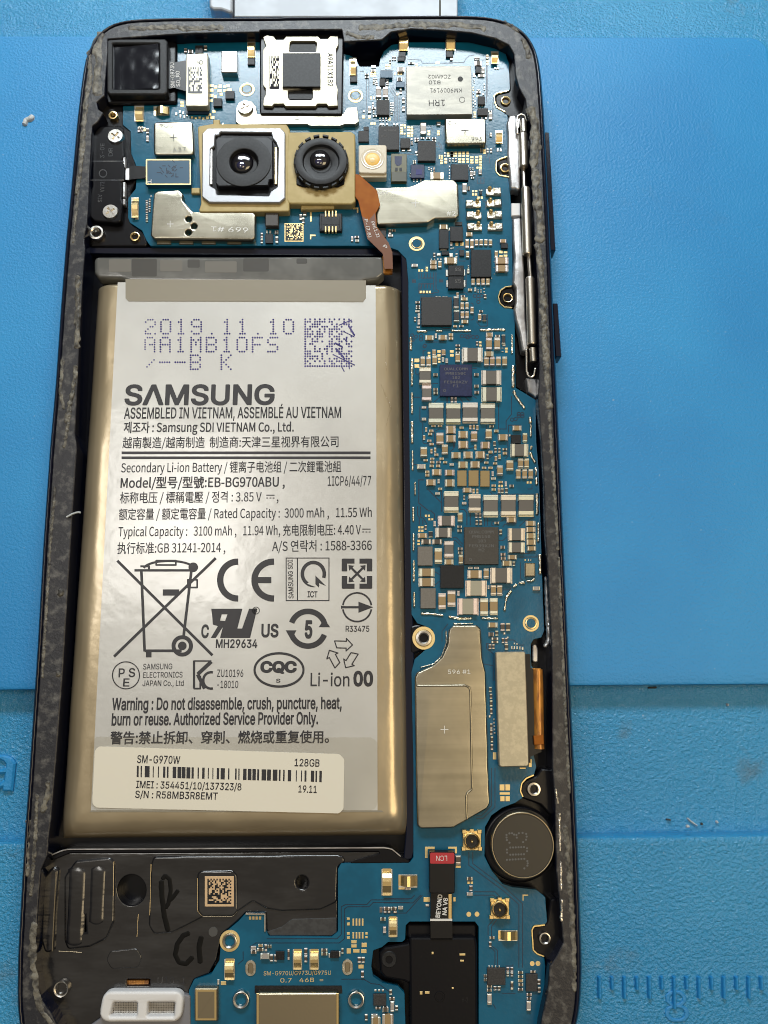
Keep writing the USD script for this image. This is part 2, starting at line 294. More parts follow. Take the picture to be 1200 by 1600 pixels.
TOOL = thing('metal_plate', 'grey metal plate with a rounded lug behind the top edge of the phone', 'plate')
part('plate', box(366, -140, 715, 26, 0.02, 1.6, .15), m_plate, TOOL)
part('seam', box(686, -140, 689, 25, 1.5, 1.62), m_crumb, TOOL)
part('lug', prism([(325, -60), (327, 10), (333, 14), (345, 14), (358, 19), (363, 18), (364, -60)], .02, 2.1, .35, .3), m_plate, TOOL)
FL = thing('glue_flake', 'small translucent flake of dried glue on the blue mat beside the phone', 'glue flake')
part('flake', lump([(38, 197), (41, 188), (47, 186), (54, 182)], 9, 0, .5, 5, .4), m_flake, FL)
for i, (pts, w, lab, m_) in enumerate([([(1073, 1278), (1080, 1284), (1089, 1290)], 3.2, 'pale sliver lying in the mat groove', m_flake), ([(1094, 1287), (1098, 1287)], 4, 'dark crumb beside the pale sliver in the mat groove', m_crumb),
        ([(1118, 1282), (1121, 1286)], 4, 'pale crumb in the mat groove, rightmost of the crumbs', m_flake), ([(1071, 1291), (1077, 1291)], 4.5, 'small white crumb on the lower panel edge of the mat', m_flake), ([(1040, 1280), (1048, 1281)], 2.6, 'dark crumb in the mat groove, leftmost of the crumbs', m_crumb),
        ([(1135, 1099), (1138, 1103)], 4, 'white speck under the edge of the upper mat panel', m_flake), ([(1012, 1075), (1026, 1074)], 3.0, 'dark smudge of dirt at the edge of the upper mat panel', m_crumb)]):
    T_ = thing('crumb', lab, 'crumb'); part('speck', lump(pts, w, -.06 if i == 3 else -2.6, .4, 40 + i, .3), m_, T_)
FB = thing('lint_fibre', 'short pale fibre lying across the left rim of the phone', 'fibre')
part('fibre', tube(LP(smoothline([(104, 808), (113, 803), (122, 800), (126, 801)], 3), 7.15), .13, 6), m_flake, FB)

# ------------------------------------------------------------------ the phone
PH = thing('smartphone', 'opened black smartphone with its back removed, battery and circuit board exposed', 'smartphone')
RIM, LED = 7.1, 6.9
outer = [(122, 130), (128, 90), (143, 55), (167, 33), (200, 25), (260, 22.5), (400, 22), (560, 20), (700, 18.5), (758, 20), (797, 28), (827, 48), (843, 76), (849, 109), (854, 175), (863, 350), (870.5, 525), (878.5, 700), (886, 870), (894, 1040), (902, 1200), (909, 1350), (914.5, 1512), (912, 1580), (903, 1620), (882, 1665), (845, 1695), (800, 1704), (140, 1712), (80, 1704), (42, 1672), (26, 1625), (20, 1572), (21, 1500), (27, 1390), (33, 1290), (37, 1240), (46.5, 1100), (53, 1000), (61.5, 850), (72, 700), (81, 600), (90, 470), (98, 370), (106, 290), (115, 190)]
inner = [(168, 61), (250, 55), (300, 52), (405, 50), (407, 47), (534, 46), (537, 65), (582, 63), (597, 62), (611, 50), (642, 45), (687, 47), (736, 51), (775, 60), (795, 70), (803, 84), (806, 119), (811, 137), (821, 155), (823, 172), (830, 195), (828, 215), (829, 245), (832, 300), (834, 340), (837, 394), (841, 460), (842, 520), (843, 580), (841, 625), (846, 687), (850, 750), (852, 825), (856, 890), (862, 1013), (863, 1080), (863, 1200), (867, 1250), (868, 1307), (869, 1360), (872, 1387), (877, 1440), (880, 1474), (870, 1493), (859, 1510), (856, 1547), (845, 1600), (835, 1690), (130, 1690), (88, 1600), (80, 1584), (61, 1558), (55, 1529), (55, 1478), (61, 1393), (64, 1359), (74, 1337), (76, 1308), (79.5, 1280), (88, 1181), (98, 1050), (106, 919), (114, 787), (120, 700), (117, 678), (123, 547), (129, 437), (133, 389), (131, 372), (136, 350), (138, 315), (140, 262), (144, 197), (153, 190), (162, 176), (153, 170), (151, 160), (163, 149), (164, 127), (168, 83)]
OUT = sg.Polygon(LP(outer, RIM)[:, :2]).buffer(0).buffer(-3, quad_segs=8).buffer(3, quad_segs=10)
OUT = sg.Polygon([OUT.exterior.interpolate(k / 400, True).coords[0] for k in range(400)])
for _ in range(2):
    q = np.array(OUT.exterior.coords)[:-1]; OUT = sg.Polygon((np.roll(q, 1, 0) + 2 * q + np.roll(q, -1, 0)) / 4)
INN = sg.Polygon(LP(inner, LED)[:, :2]).buffer(0).buffer(.12, quad_segs=4).buffer(-.24, quad_segs=4).buffer(.12).simplify(.01)
EDGE = 1.0
fr = OUT.difference(OUT.buffer(-EDGE))
V, Fc = solid(OUT, [(1.4, .02), (.45, .5), (.06, 1.6), (0, 3.4), (.03, 5.2), (.16, 6.2), (.42, 6.85), (.66, RIM), (.80, RIM), (.93, RIM - .1), (.97, LED - .3)], cap=False)
part('frame_edge', (V, Fc), m_frame, PH, smooth=50)
led = OUT.buffer(-EDGE + .06).difference(INN)
ll = led if led.geom_type == 'Polygon' else max(led.geoms, key=lambda g: g.area)
# the ledge's top is a fine mesh so the smeared adhesive has real relief
part('rim_ledge', solid(ll.simplify(.02), [(.03, LED - .3), (.03, LED - .12), (.06, LED - .04), (.14, LED)]), m_ledge, PH)
part('rim_wall', solid(ll.simplify(.02), [(0, 1.5), (0, LED - .25), (.04, LED - .2)]), m_frame, PH)
part('cavity_floor', solid(OUT.buffer(-1.3), [(0, .6), (0, 2.6)]), m_floor, PH)
# dried adhesive left along the rim
for i, (pts, w, h) in enumerate([([(141, 78), (139, 98), (141, 120), (136, 145), (133, 180), (130, 200)], 7, .3), ([(160, 50), (150, 75), (155, 100), (152, 130), (150, 150)], 11, .28), ([(132, 190), (130, 215), (128, 245), (124, 280), (118, 305)], 6, .35), ([(129, 205), (122, 300), (114, 380)], 4, .2),
        ([(121, 430), (122, 480), (121, 520), (120, 545)], 8, .4), ([(98, 560), (94, 610), (100, 640)], 5, .25), ([(119, 570), (116, 600), (108, 640), (103, 662)], 6, .35), ([(110, 640), (100, 700)], 5, .25), ([(86, 760), (78, 860), (72, 960), (66, 1060)], 4, .22),
        ([(96, 920), (93, 932)], 8, .4), ([(90, 1048), (91, 1058)], 7, .4), ([(76, 1220), (74, 1245), (66, 1270)], 7, .35), ([(58, 1240), (54, 1330), (48, 1400)], 5, .25), ([(44, 1280), (43, 1320), (42, 1370)], 6, .25), ([(52, 1440), (50, 1490), (56, 1540), (62, 1575), (80, 1600), (84, 1640)], 9, .25),
        ([(829, 166), (833, 190), (837, 220), (834, 260), (838, 300), (842, 340), (845, 380)], 11, .4), ([(838, 380), (846, 420), (849, 480), (853, 560), (858, 640)], 8, .32), ([(858, 640), (866, 760), (872, 860)], 5, .2), ([(846, 420), (848, 500), (851, 580)], 5, .3), ([(873, 870), (879, 1000), (884, 1120), (890, 1240)], 5, .22), ([(884, 1290), (890, 1380), (896, 1470), (898, 1550)], 7, .22),
        ([(815, 60), (822, 72), (827, 92)], 7, .3), ([(200, 43), (230, 45), (262, 42), (300, 45), (350, 43)], 7, .2), ([(560, 44), (600, 42), (660, 38), (720, 40), (760, 44)], 8, .2), ([(540, 52), (560, 58), (585, 58)], 6, .25), ([(786, 34), (800, 42), (812, 50)], 5, .3)]):
    part('adhesive_residue', lump(pts, w * 1.15, LED - .015, h * .62, 60 + i, .8, 3.0), m_residue, PH, smooth=60)
for i, (a, b) in enumerate([((868, 1232), (872, 1256)), ((874, 1270), (875, 1330)), ((876, 1345), (877, 1392)), ((878, 1405), (877, 1440))]):   # bare metal where the lacquer is scraped off
    part('scraped_edge', lump([a, b], 4.5, LED - .03, .16, 90 + i, .5), m_steel, PH)
for (x0, y0, x1, y1, n_) in [(853.5, 213, 866.5, 397, 'volume_key'), (867, 478, 875.5, 562, 'power_key')]:
    c0, c1 = L(x0 + 1.5, y0, 4.2), L(x1, y1, 4.2); a = L(x0 - 6, y0, 4.2); b = L(x1 - 10, y1, 4.2)
    P = sg.Polygon([a[:2], c0[:2] + (.12, 0), c1[:2], b[:2]]).buffer(-.2).buffer(.2, quad_segs=4)
    part(n_, solid(P, [(0, 2.9), (0, 5.0), (.12, 5.25)]), m_frame, PH)

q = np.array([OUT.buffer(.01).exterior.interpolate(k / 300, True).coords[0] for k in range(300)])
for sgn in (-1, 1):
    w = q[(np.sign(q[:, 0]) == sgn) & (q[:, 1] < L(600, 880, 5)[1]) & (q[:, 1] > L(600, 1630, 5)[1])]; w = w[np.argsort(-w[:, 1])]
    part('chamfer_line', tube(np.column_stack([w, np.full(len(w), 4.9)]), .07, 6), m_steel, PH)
# the board
PCB = 4.9
board = [(255, 60), (262, 66), (400, 60), (545, 86), (549, 88), (556, 92), (562, 104), (592, 104), (594, 92), (600, 80), (612, 70), (640, 66), (740, 66), (775, 74), (790, 84), (795, 98), (797, 140), (789, 143), (777, 146), (773, 152), (774, 163), (781, 172), (790, 178), (793, 180), (794, 243), (783, 247), (775, 251), (775, 270), (781, 275), (794, 277), (797, 300), (800, 345), (801, 445), (797, 447), (788, 448), (781, 455), (778, 464), (780, 474), (788, 480), (797, 482), (804, 484), (805.6, 606), (816, 612), (837, 625), (838, 690), (842, 740), (845, 830), (848, 930), (850.5, 985), (846, 996), (834, 999), (829.5, 1006), (830, 1040), (834, 1044), (834, 1180), (838, 1198), (834, 1212), (822, 1216), (815, 1224), (813, 1236), (817, 1246), (806, 1254), (785, 1262), (768, 1274), (758, 1292), (757, 1338), (768, 1360), (785, 1381), (800, 1386), (838, 1390), (852, 1402), (855, 1440), (852, 1444), (834, 1446), (830, 1452), (832, 1484), (838, 1490), (850, 1494), (852, 1510), (850, 1560), (842, 1610), (836, 1690),
    (748, 1690), (748, 1448), (742, 1440), (640, 1440), (634, 1446), (633, 1468), (628, 1472), (606, 1472), (597, 1480), (583, 1485), (580, 1510), (583, 1526), (598, 1536), (622, 1541), (632, 1552), (636, 1690), (298, 1690), (295, 1548), (303, 1531), (330, 1522), (343, 1500), (346, 1462), (372, 1440), (384, 1427), (414, 1426), (415, 1452), (420, 1463), (518, 1464), (528, 1456), (528, 1358), (533, 1349), (640, 1348), (646, 1340), (646, 1200), (643, 1050), (648, 1030), (664, 1016), (680, 1000), (676, 984), (664, 978), (652, 974), (643, 960), (641, 800), (639, 600), (638, 440), (635, 405), (622, 391), (600, 384), (235, 384), (229, 376), (222, 360), (203, 348), (200, 340), (200, 310), (212, 295), (214, 270), (212, 257), (205, 240), (204, 205), (192, 195), (192, 165), (240, 150)]
PB = part('circuit_board', prism(board, 4.0, PCB, .03, .18), m_pcb, PH)
# cut-out edges, bay walls and black carrier round the board
part('bay_wall', prism([(626, 392), (636, 398), (641, 412), (642, 600), (643, 800), (645, 955), (647, 1010), (647, 1100), (649, 1325), (644, 1342), (630, 1346), (634, 1300), (632, 900), (629, 600), (627, 420)], 2.5, 4.75, .15, .2), m_frame, PH)
part('bay_wall', prism([(135, 386), (600, 388), (628, 392), (628, 399), (140, 396)], 2.5, 4.5, .1, .1), m_frame, PH)
for pts in ([(192, 160), (150, 165), (146, 195), (143, 300), (138, 345), (140, 385), (232, 385), (226, 365), (206, 350), (205, 300), (214, 280), (212, 250), (205, 235), (206, 205), (194, 196)],
            [(797, 66), (806, 80), (806, 125), (815, 150), (824, 165), (820, 190), (792, 182), (783, 173), (774, 163), (773, 152), (777, 147), (796, 143), (794, 100)],
            [(782, 452), (802, 447), (806, 462), (806, 478), (790, 482), (780, 472)], [(775, 252), (795, 244), (800, 260), (798, 278), (780, 275)],
            [(830, 1447), (853, 1444), (860, 1405), (856, 1395), (868, 1398), (882, 1440), (882, 1476), (866, 1496), (853, 1512), (851, 1496), (838, 1491), (831, 1484)],
            [(818, 1220), (838, 1212), (846, 1200), (866, 1203), (868, 1250), (868, 1300), (860, 1275), (845, 1258), (817, 1248), (812, 1236)],
            [(640, 978), (655, 975), (676, 984), (680, 998), (672, 1012), (650, 1020), (640, 1040)]):
    part('mid_frame_boss', prism(pts, 2.5, 4.8, .25, .5), m_black, PH)
part('bay_wall', prism([(76, 1338), (98, 1329), (108, 1327.5), (604, 1325), (612, 1327), (626, 1338), (640, 1344), (640, 1349), (540, 1349), (600, 1331), (110, 1333), (84, 1344)], 2.5, 4.95, .12, .1), m_black, PH, smooth=30)
part('bay_wall_edge', tube(LP(smoothline([(78, 1337), (98, 1328.5), (108, 1327), (602, 1324.5), (613, 1327), (626, 1338)], 6), 4.95), .09, 6), m_bracket, PH)
for i, pts in enumerate([[(773, 162), (772, 150), (776, 146), (785, 144), (795, 142)], [(773, 160), (776, 168), (789, 175)], [(795, 244), (783, 248), (775.5, 252), (775, 268), (780, 274), (795, 277)], [(799, 447.5), (790, 448.5), (782, 454), (778.5, 464), (781, 474), (788, 480), (800, 481)], [(834, 1211), (822, 1216), (815, 1224), (813, 1236), (817, 1245)], [(851, 1445), (834, 1447), (831, 1453), (833, 1484), (839, 1490), (850, 1494)]]):
    part('gold_edge', tube(LP(smoothline(pts, 2), PCB + .02), .13, 6), m_gold, PB)
def post(px, py, r, hole, z=4.7, mat=None, plated=True, name='screw_post'):
    if plated:
        part('plated_ring', solid(disc(px, py, r, PCB).difference(disc(px, py, r * .72, PCB)), [(0, PCB - .02), (.03, PCB + .05)]), m_pad, PB)
    k = r * .74 / S(px, py, z); h = hole / S(px, py, z)
    part(name, lathe(px, py, z, [(k, z - 1), (k, z), (k * .9, z + .18), (h * 1.25, z + .2), (h, z + .1), (h * .8, z - .5), (h * .45, z - .8), (1e-4, z - .8)], 28), mat or m_steel, PH, smooth=35)
for a in [(386, 140, 12, 6), (555.5, 150, 12, 6), (651, 381, 12.5, 6), (829.5, 974, 13, 6)]: post(*a, z=4.75, mat=m_gold)
post(662, 997, 18, 7, 4.95); post(790, 158, 11, 5, 4.9, mat=m_gold, plated=False); post(789, 263, 11, 5, 4.9, mat=m_gold, plated=False); post(793, 466, 10, 6, 4.9, mat=m_gold, plated=False)
post(834, 1233, 15, 6, 5.1, plated=False); post(851, 1466, 13, 6, 5.1, plated=False); post(359, 1470, 16, 8, 5.1, m_steel)
post(177, 181, 10, 4, 5.2, m_gold, False); post(150.5, 364, 17, 7, 5.3, m_steel, False); post(211, 370, 11, 5, 5.0, m_gold, False); post(205, 366, 14, 8, 4.6, m_steel, False); post(96, 1545, 15, 9, 5.0, m_steel, False)
for px in (376.6, 556.5): post(px, 1562, 18.5, 9, 5.2, m_steel, False)

# ------------------------------------------------------------------ small components on the board
CD = {'t': (.33, .225, .105), 'g': (.125, .113, .098), 'b': (.075, .058, .042), 'w': (.40, .37, .34), 'k': (.012, .012, .014), 'l': (.34, .315, .235)}
TERM = (.80, .76, .68)
def comp_mesh(name, items, parent):
    """items: (mesh, colour, metallic); ONE mesh with per-vertex colour."""
    V, Fc = merge([i[0] for i in items]); p = path_for(name, parent)
    m = usdkit.mesh(stage, p, (V * MM, Fc), m_comp); api = UsdGeom.PrimvarsAPI(m)
    c = np.vstack([np.tile(i[1], (len(i[0][0]), 1)) for i in items]); s = np.concatenate([np.full(len(i[0][0]), i[2]) for i in items])
    api.CreatePrimvar('Cd', Sdf.ValueTypeNames.Color3fArray, 'vertex').Set(Vt.Vec3fArray.FromNumpy(c.astype(np.float32)))
    api.CreatePrimvar('metal', Sdf.ValueTypeNames.FloatArray, 'vertex').Set(Vt.FloatArray.FromNumpy(s.astype(np.float32)))
    return p
def ic(x0, y0, x1, y1, mat, h=.55, parent=None, name='integrated_circuit', bev=.04):
    return part(name, box(x0, y0, x1, y1, PCB, PCB + h, bev), mat, parent or PH)
NCOMP = [0]
def two_term(kind, hor, x0, y0, x1, y1):
    NCOMP[0] += 1
    if x1 < x0: x0, x1 = x1, x0
    w, l = x1 - x0, y1 - y0; s = min(w, l); mmw = s / 12.3
    h = min(.62 if kind in 'gl' else .5, max(.16, mmw * .62)); z = PCB + h
    x0, y0, x1, y1 = x0, y0, x1, y1; f = .22 if kind == 'k' else (.27 if s < 6 else .23)
    if kind == 'k': f = .14
    j = RND.uniform(.88, 1.1); col = tuple(c * j for c in CD[kind]); tc = tuple(c * RND.uniform(.92, 1.05) for c in TERM); b = min(.07, mmw * .14)
    i_ = .03 * s
    big = kind in 'gl'
    if hor:
        a = (x1 - x0) * f; its = [(box(x0, y0, x0 + a, y1, PCB, z, b), tc, .75), (box(x0 + a * .9, y0 + i_, x1 - a * .9, y1 - i_, PCB, z - (.0 if big else .012) - (.03 if big else 0), b * .4), col, 0.), (box(x1 - a, y0, x1, y1, PCB, z, b), tc, .75)]
    else:
        a = (y1 - y0) * f; its = [(box(x0, y0, x1, y0 + a, PCB, z, b), tc, .75), (box(x0 + i_, y0 + a * .9, x1 - i_, y1 - a * .9, PCB, z - (.03 if big else .012), b * .4), col, 0.), (box(x0, y1 - a, x1, y1, PCB, z, b), tc, .75)]
    if s > 7:                                                          # solder fillet: the land pattern a little larger than the part
        e_ = .06 * s + .4
        if hor: its += [(box(x0 - e_, y0 + .3, x0 + .2, y1 + e_ * .5, PCB - .01, PCB + .06, .03), tc, .7), (box(x1 - .2, y0 + .3, x1 + e_, y1 + e_ * .5, PCB - .01, PCB + .06, .03), tc, .7)]
        else: its += [(box(x0 + .2, y0 - e_, x1 - .2, y0 + .3, PCB - .01, PCB + .06, .03), tc, .7), (box(x0 + .2, y1 - .3, x1 - .2, y1 + e_ * 1.6, PCB - .01, PCB + .06, .03), tc, .7)]
    comp_mesh({'t': 'capacitor', 'g': 'inductor', 'l': 'inductor', 'b': 'resistor', 'w': 'resistor', 'k': 'diode'}[kind], its, PB)
CH = {}
def tile(ox, oy, k, s):
    for tok in s.replace('\n', ' ').split(';'):
        tok = tok.strip()
        if not tok: continue
        t, c = tok.split(' '); q = [float(v) for v in c.split(',')]
        q = [ox + v / k if i % 2 == 0 else oy + v / k for i, v in enumerate(q)]
        if len(t) == 2 and t[1] in 'hv': two_term(t[0], t[1] == 'h', *q[:4])
        elif t == 'p': part('gold_pad', box(*q, PCB - .01, PCB + .05, .02), m_pad, PB)
        elif t == 's': part('solder_dot', box(*q, PCB - .01, PCB + .12, .05), m_dotm, PB)
        elif t == 'T':
            w, hh = q[2] - q[0], q[3] - q[1]; mx, my = (q[0] + q[2]) / 2, (q[1] + q[3]) / 2
            part('solder_bead', lump([(q[0], my), (q[2], my)] if w > hh else [(mx, q[1]), (mx, q[3])], min(w, hh), PCB, .22, int(q[0] * 7 + q[1]), .35, 2.6), m_solder, PB, smooth=60)
        elif t[0] == 'Y': ic(*q, m_ochre, .3, PB, 'plate_capacitor')
        elif t[0] == 'M': ic(*q, m_grey, .6, PB, 'power_inductor')
        elif t[0] in 'GKNDB': CH[tuple(q)] = ic(*q, {'G': m_ic, 'K': m_ick, 'N': m_icn, 'D': m_icd, 'B': m_pcbblue}[t[0]], float(t[1:] or .45), PB if q[2] - q[0] < 12 else PH)
m_ochre = M('plate_ochre', (.30, .21, .085), .45, bump=3e-6, bs=6000)
m_grey = M('inductor_grey', (.155, .14, .12), .5, col2=(.175, .16, .14), vs=4000)
m_pcbblue = M('block_blue', (.012, .075, .15), .4)
K = 1200 / 110
tile(630, 340, K, """th 618,112,757,195;K.4 612,200,775,525;s 630,522,745,558;K.5 800,150,1018,402;G.2 890,70,1005,132;s 775,170,795,220;s 835,150,860,170;wv 800,412,840,475;p 890,415,940,480;p 975,415,1030,480;s 805,510,828,535;s 838,500,860,530
;tv 1058,360,1122,515;tv 1142,360,1202,520;th 1072,245,1182,315;G.3 960,550,1040,650;tv 1068,568,1128,680;bv 512,598,550,670;s 572,600,640,650;K.3 655,572,780,635;s 785,600,850,668;s 890,605,930,630;s 890,650,925,675;th 705,675,910,785;th 458,725,570,798;th 458,806,572,872;tv 595,735,655,850;s 578,690,603,722;s 628,690,655,722;s 470,698,490,720;s 525,698,545,720;wh 140,785,252,838
;p 255,880,290,920;p 305,880,342,920;p 383,838,425,870;p 383,884,425,918;s 725,885,768,1000;s 1030,880,1057,990;K.6 768,815,1032,988;s 733,1063,768,1182;s 1028,1060,1062,1182;K.6 768,1000,1032,1210;s 1100,808,1125,830;s 1105,840,1125,860;wv 1088,870,1130,950""")
tile(730, 340, K, """tv 130,362,190,475;tv 208,362,268,475;tv 288,360,348,475;tv 368,368,428,475;th 560,362,668,428;K.4 578,435,695,520;tv 468,560,525,672;p 540,562,605,608;b 622,570,685,608;p 545,640,608,668;p 620,630,688,666;th 482,672,690,788;th 488,805,690,920;K.55 65,545,410,1010;tv 70,1032,132,1145;tv 158,1030,222,1145;tv 240,1030,303,1145;tv 320,1030,385,1145;s 452,735,466,750;s 450,840,465,855;s 455,950,470,968;s 405,1020,425,1045""".replace('b 622', 'p 622'))
tile(630, 440, K, """p 280,155,318,198;p 330,155,368,198;p 385,155,422,198;p 435,155,472,198;G.6 310,262,828,742;s 550,246,590,262;s 600,246,642,262;s 668,246,708,262;s 720,246,755,262;bh 208,328,285,372;bh 215,402,290,430;bh 213,440,290,468;wh 207,482,280,520;wv 248,540,290,620;wv 245,645,290,732;bv 183,600,222,675;wh 230,762,285,790;tv 905,180,945,250;kv 858,260,948,445;kv 862,490,958,678
;bh 980,228,1055,260;th 980,265,1102,322;tv 975,350,1038,468;tv 1058,345,1118,465;tv 978,502,1042,620;tv 1058,500,1122,620;th 990,648,1112,710;th 850,738,920,778;bh 950,740,1030,775;tv 1146,425,1202,540;T 225,828,415,872;T 545,825,675,865;T 810,820,1165,862;th 380,912,513,993;wv 538,880,578,965;th 610,905,742,992;th 775,878,855,928;th 775,938,855,990;T 105,935,160,1175;bh 892,1068,970,1105;bh 892,1130,970,1165""")
tile(730, 440, K, """th 12,115,85,160;wv 118,100,155,165;s 175,130,200,150;s 222,130,250,150;s 175,165,200,188;s 222,165,250,188;s 275,105,305,130;s 275,160,305,182;bv 285,208,328,282;bh 203,482,272,522;tv 183,545,243,660;kv 262,555,328,670;T 205,800,655,850;th 320,865,440,940;tv 320,962,425,1152;tv 460,962,565,1152;bh 475,905,560,940;kv 588,900,650,1060;s 600,1068,655,1100;s 585,1125,620,1140;p 642,1125,692,1158;s 585,1180,620,1198;p 645,1175,690,1210;T 742,900,782,1240;bv 150,1012,190,1085;p 200,1015,245,1050;p 205,1070,245,1105""")
tile(635, 530, K, """p 362,215,408,250;p 365,265,410,298;tv 440,172,505,270;p 523,185,587,232;p 525,250,585,300;tv 600,172,668,270;p 740,183,808,230;p 742,250,810,298;bh 840,210,915,240;tv 833,245,917,385;p 135,330,220,392;p 138,422,220,488;tv 240,305,320,450;tv 340,305,420,450;tv 440,288,525,430;p 535,315,580,355;p 537,368,580,405;wv 602,305,645,385;wv 665,325,712,405;gh 975,140,1281,382;s 942,165,970,415
;N.5 570,430,1118,968;gv 218,492,422,745;gv 265,788,428,1040;bh 457,575,537,630;bh 460,828,537,878;bh 462,890,540,938;bv 755,988,800,1075;bv 820,988,862,1075;wh 262,1140,340,1182;T 70,320,120,800;T 72,905,122,1278""")
tile(735, 530, K, """bh 63,575,143,625;bh 65,772,143,825;bh 68,878,150,928;th 243,203,385,292;tv 232,308,315,445;tv 333,308,415,445;tv 437,305,522,445;tv 543,305,628,445;gh 203,528,508,770;gh 205,812,515,1058;T 695,440,760,835""")
tile(635, 630, K, """wh 262,245,340,295;gv 378,12,635,330;gv 675,22,925,330;gv 955,8,1221,312;th 425,370,500,405;th 535,370,612,405;tv 318,405,355,485;th 388,447,462,490;th 368,502,440,545;tv 282,540,322,625;th 352,618,428,658;th 393,675,468,718;tv 510,515,635,690;th 685,380,830,515;th 685,540,830,660;th 905,395,978,438;th 892,470,1040,592;th 892,640,1042,765;tv 240,755,355,905;tv 605,715,710,862
;tv 407,775,447,855;tv 470,755,510,840;th 475,855,547,900;th 402,928,477,962;th 402,980,478,1025;th 565,925,638,965;bh 510,980,585,1025;th 625,985,698,1025;th 395,1045,468,1090;th 505,1045,578,1090;wh 735,1020,810,1065;th 290,950,368,990;wh 188,1035,325,1120;th 775,830,915,935;th 980,820,1120,935;th 890,990,1035,1105;tv 1068,368,1110,445;tv 1132,365,1172,445;tv 1100,490,1210,640;tv 1155,705,1195,790;T 70,300,125,690;T 85,800,125,1150""")
tile(735, 630, K, """gv 172,20,425,325;th 95,815,240,935;th 8,985,152,1100;tv 98,370,140,455;bh 325,372,402,412;tv 260,452,368,600;th 403,448,482,495;th 480,525,628,632;th 185,655,325,770;bv 390,645,435,728;bv 408,760,452,840;bv 475,760,515,840;bh 548,762,628,802;th 552,828,628,875;th 305,808,383,855;bv 275,870,315,952;tv 475,870,522,950;tv 415,900,458,980;th 235,992,310,1030;th 385,1005,460,1045;th 195,1080,272,1120;th 305,1080,382,1120
;th 722,380,862,465;s 655,525,685,565;K.4 700,535,860,685;tv 893,515,972,652;gh 700,690,970,905;tv 812,950,903,1095;tv 920,950,1002,1095;tv 615,985,735,1135;tv 455,1070,555,1216;T 990,225,1050,350;T 1005,360,1050,580;T 1010,720,1060,800""")
tile(635, 730, K, """th 318,55,393,100;th 318,110,393,158;th 445,30,585,135;th 665,40,810,140;th 345,205,487,310;wv 530,198,570,275;th 665,205,810,325;th 540,348,612,390;wh 490,425,570,470;Y 868,55,1025,320;Y 1062,55,1230,320;th 970,348,1102,430;tv 1125,365,1168,445;bv 968,480,1003,555;wh 945,590,1025,635;gv 640,425,893,745;gv 1060,475,1271,745;tv 875,785,958,920;gh 550,825,815,1000;gh 500,1030,755,1196
;p 315,808,350,850;p 365,808,403,850;p 372,868,408,905;p 425,868,458,905;wv 462,920,505,1005;p 200,1005,240,1042;p 250,1005,293,1042;p 200,1065,240,1105;p 250,1065,293,1105;bv 312,985,348,1065;bh 868,992,948,1035;bh 870,1062,948,1105;T 130,245,165,480;T 95,670,140,930""")
tile(735, 730, K, """tv 778,42,860,185;tv 885,42,968,185;tv 990,42,1072,185;Y 170,60,328,330;tv 35,365,75,445;tv 98,365,138,445;wv 362,70,402,150;wh 352,170,437,215;th 360,292,437,332;th 360,355,437,400;th 480,232,557,272;p 475,300,510,340;p 522,300,557,340;wv 587,240,625,325;tv 468,360,512,440;bv 525,360,568,440;bv 592,350,638,440;bh 665,295,745,340;p 960,240,993,280;p 1010,240,1045,280;gv 220,490,475,825;gv 520,490,780,820;gv 820,490,1082,815;th 622,852,772,940;bv 80,785,122,865;bv 143,785,187,865;bv 88,898,132,980;bv 153,895,200,980;bh 410,928,490,970;bv 492,1060,542,1145;th 950,912,1100,1000;th 955,1018,1100,1105
;T 1090,0,1140,150;T 1095,170,1155,310;T 1105,440,1165,820;T 1130,940,1180,1280;D.55 -104,1020,480,1655""")
tile(640, 830, K, """th 150,30,292,115;kv 325,0,395,105;p 132,145,178,185;p 132,203,178,238;bh 207,135,358,220;bh 395,135,545,220;M 140,262,392,585;M 188,972,445,1315;tv 425,300,555,535;gv 590,178,752,440;th 598,478,742,570;bh 822,275,905,325;bh 825,345,905,388;tv 837,408,915,550;th 165,632,412,770;th 165,795,412,942;K.5 525,580,925,970;wh 995,605,1075,645;wh 1100,605,1185,645;th 992,662,1221,802;lh 970,838,1296,1105;wv 808,1012,855,1100
;tv 489,1069,620,1309;tv 645,1025,785,1265;lh 834,1142,1156,1424;T 45,30,88,340;T 50,490,95,870;T 55,1030,100,1300""")
tile(740, 830, K, """bh 458,245,537,300;bh 460,368,545,418;bh 465,435,548,490;gh 600,-55,862,160;gh 600,188,862,365;th 905,30,1050,125;th 905,138,1055,235;th 918,255,1058,332;th 590,402,730,480;th 492,500,640,592;bv 665,515,710,592;p 870,478,895,505;s 925,470,945,510;s 965,480,985,505;tv 172,645,262,790;gh 300,620,640,885;wv 240,925,270,985;tv 293,925,385,1080;tv 400,925,490,1080;wh 1010,940,1135,1010;tv 110,1156,250,1418;tv 276,1150,415,1412;T 1100,385,1165,740""")
tile(600, 880, 3.75, """th 612,347,663,377;bv 683,350,708,397;bv 715,350,740,397;bh 612,405,645,428;bv 652,395,670,425;bh 630,435,670,449;bh 630,455,670,468;bv 690,437,705,468;bv 710,437,724,468;bv 708,472,728,508;bv 613,475,630,502;bv 635,475,648,502;s 745,485,753,505;s 760,485,768,505;s 776,485,784,505;s 793,487,800,507;s 808,490,818,510;s 760,465,768,475;s 776,468,784,478;s 700,405,712,418;s 720,430,730,440
;bv 615,725,632,755;bv 620,765,635,795;bv 620,803,636,840;bv 622,850,636,885;bv 622,938,636,970;bv 622,975,636,1005;bv 625,1015,640,1050;bv 625,1060,640,1095;s 613,890,625,905;s 640,910,650,920;s 640,930,650,940;s 642,950,652,960;s 642,970,652,980;s 644,990,654,1000;p 638,1108,658,1150;p 848,1148,866,1195;p 795,1197,830,1206""")
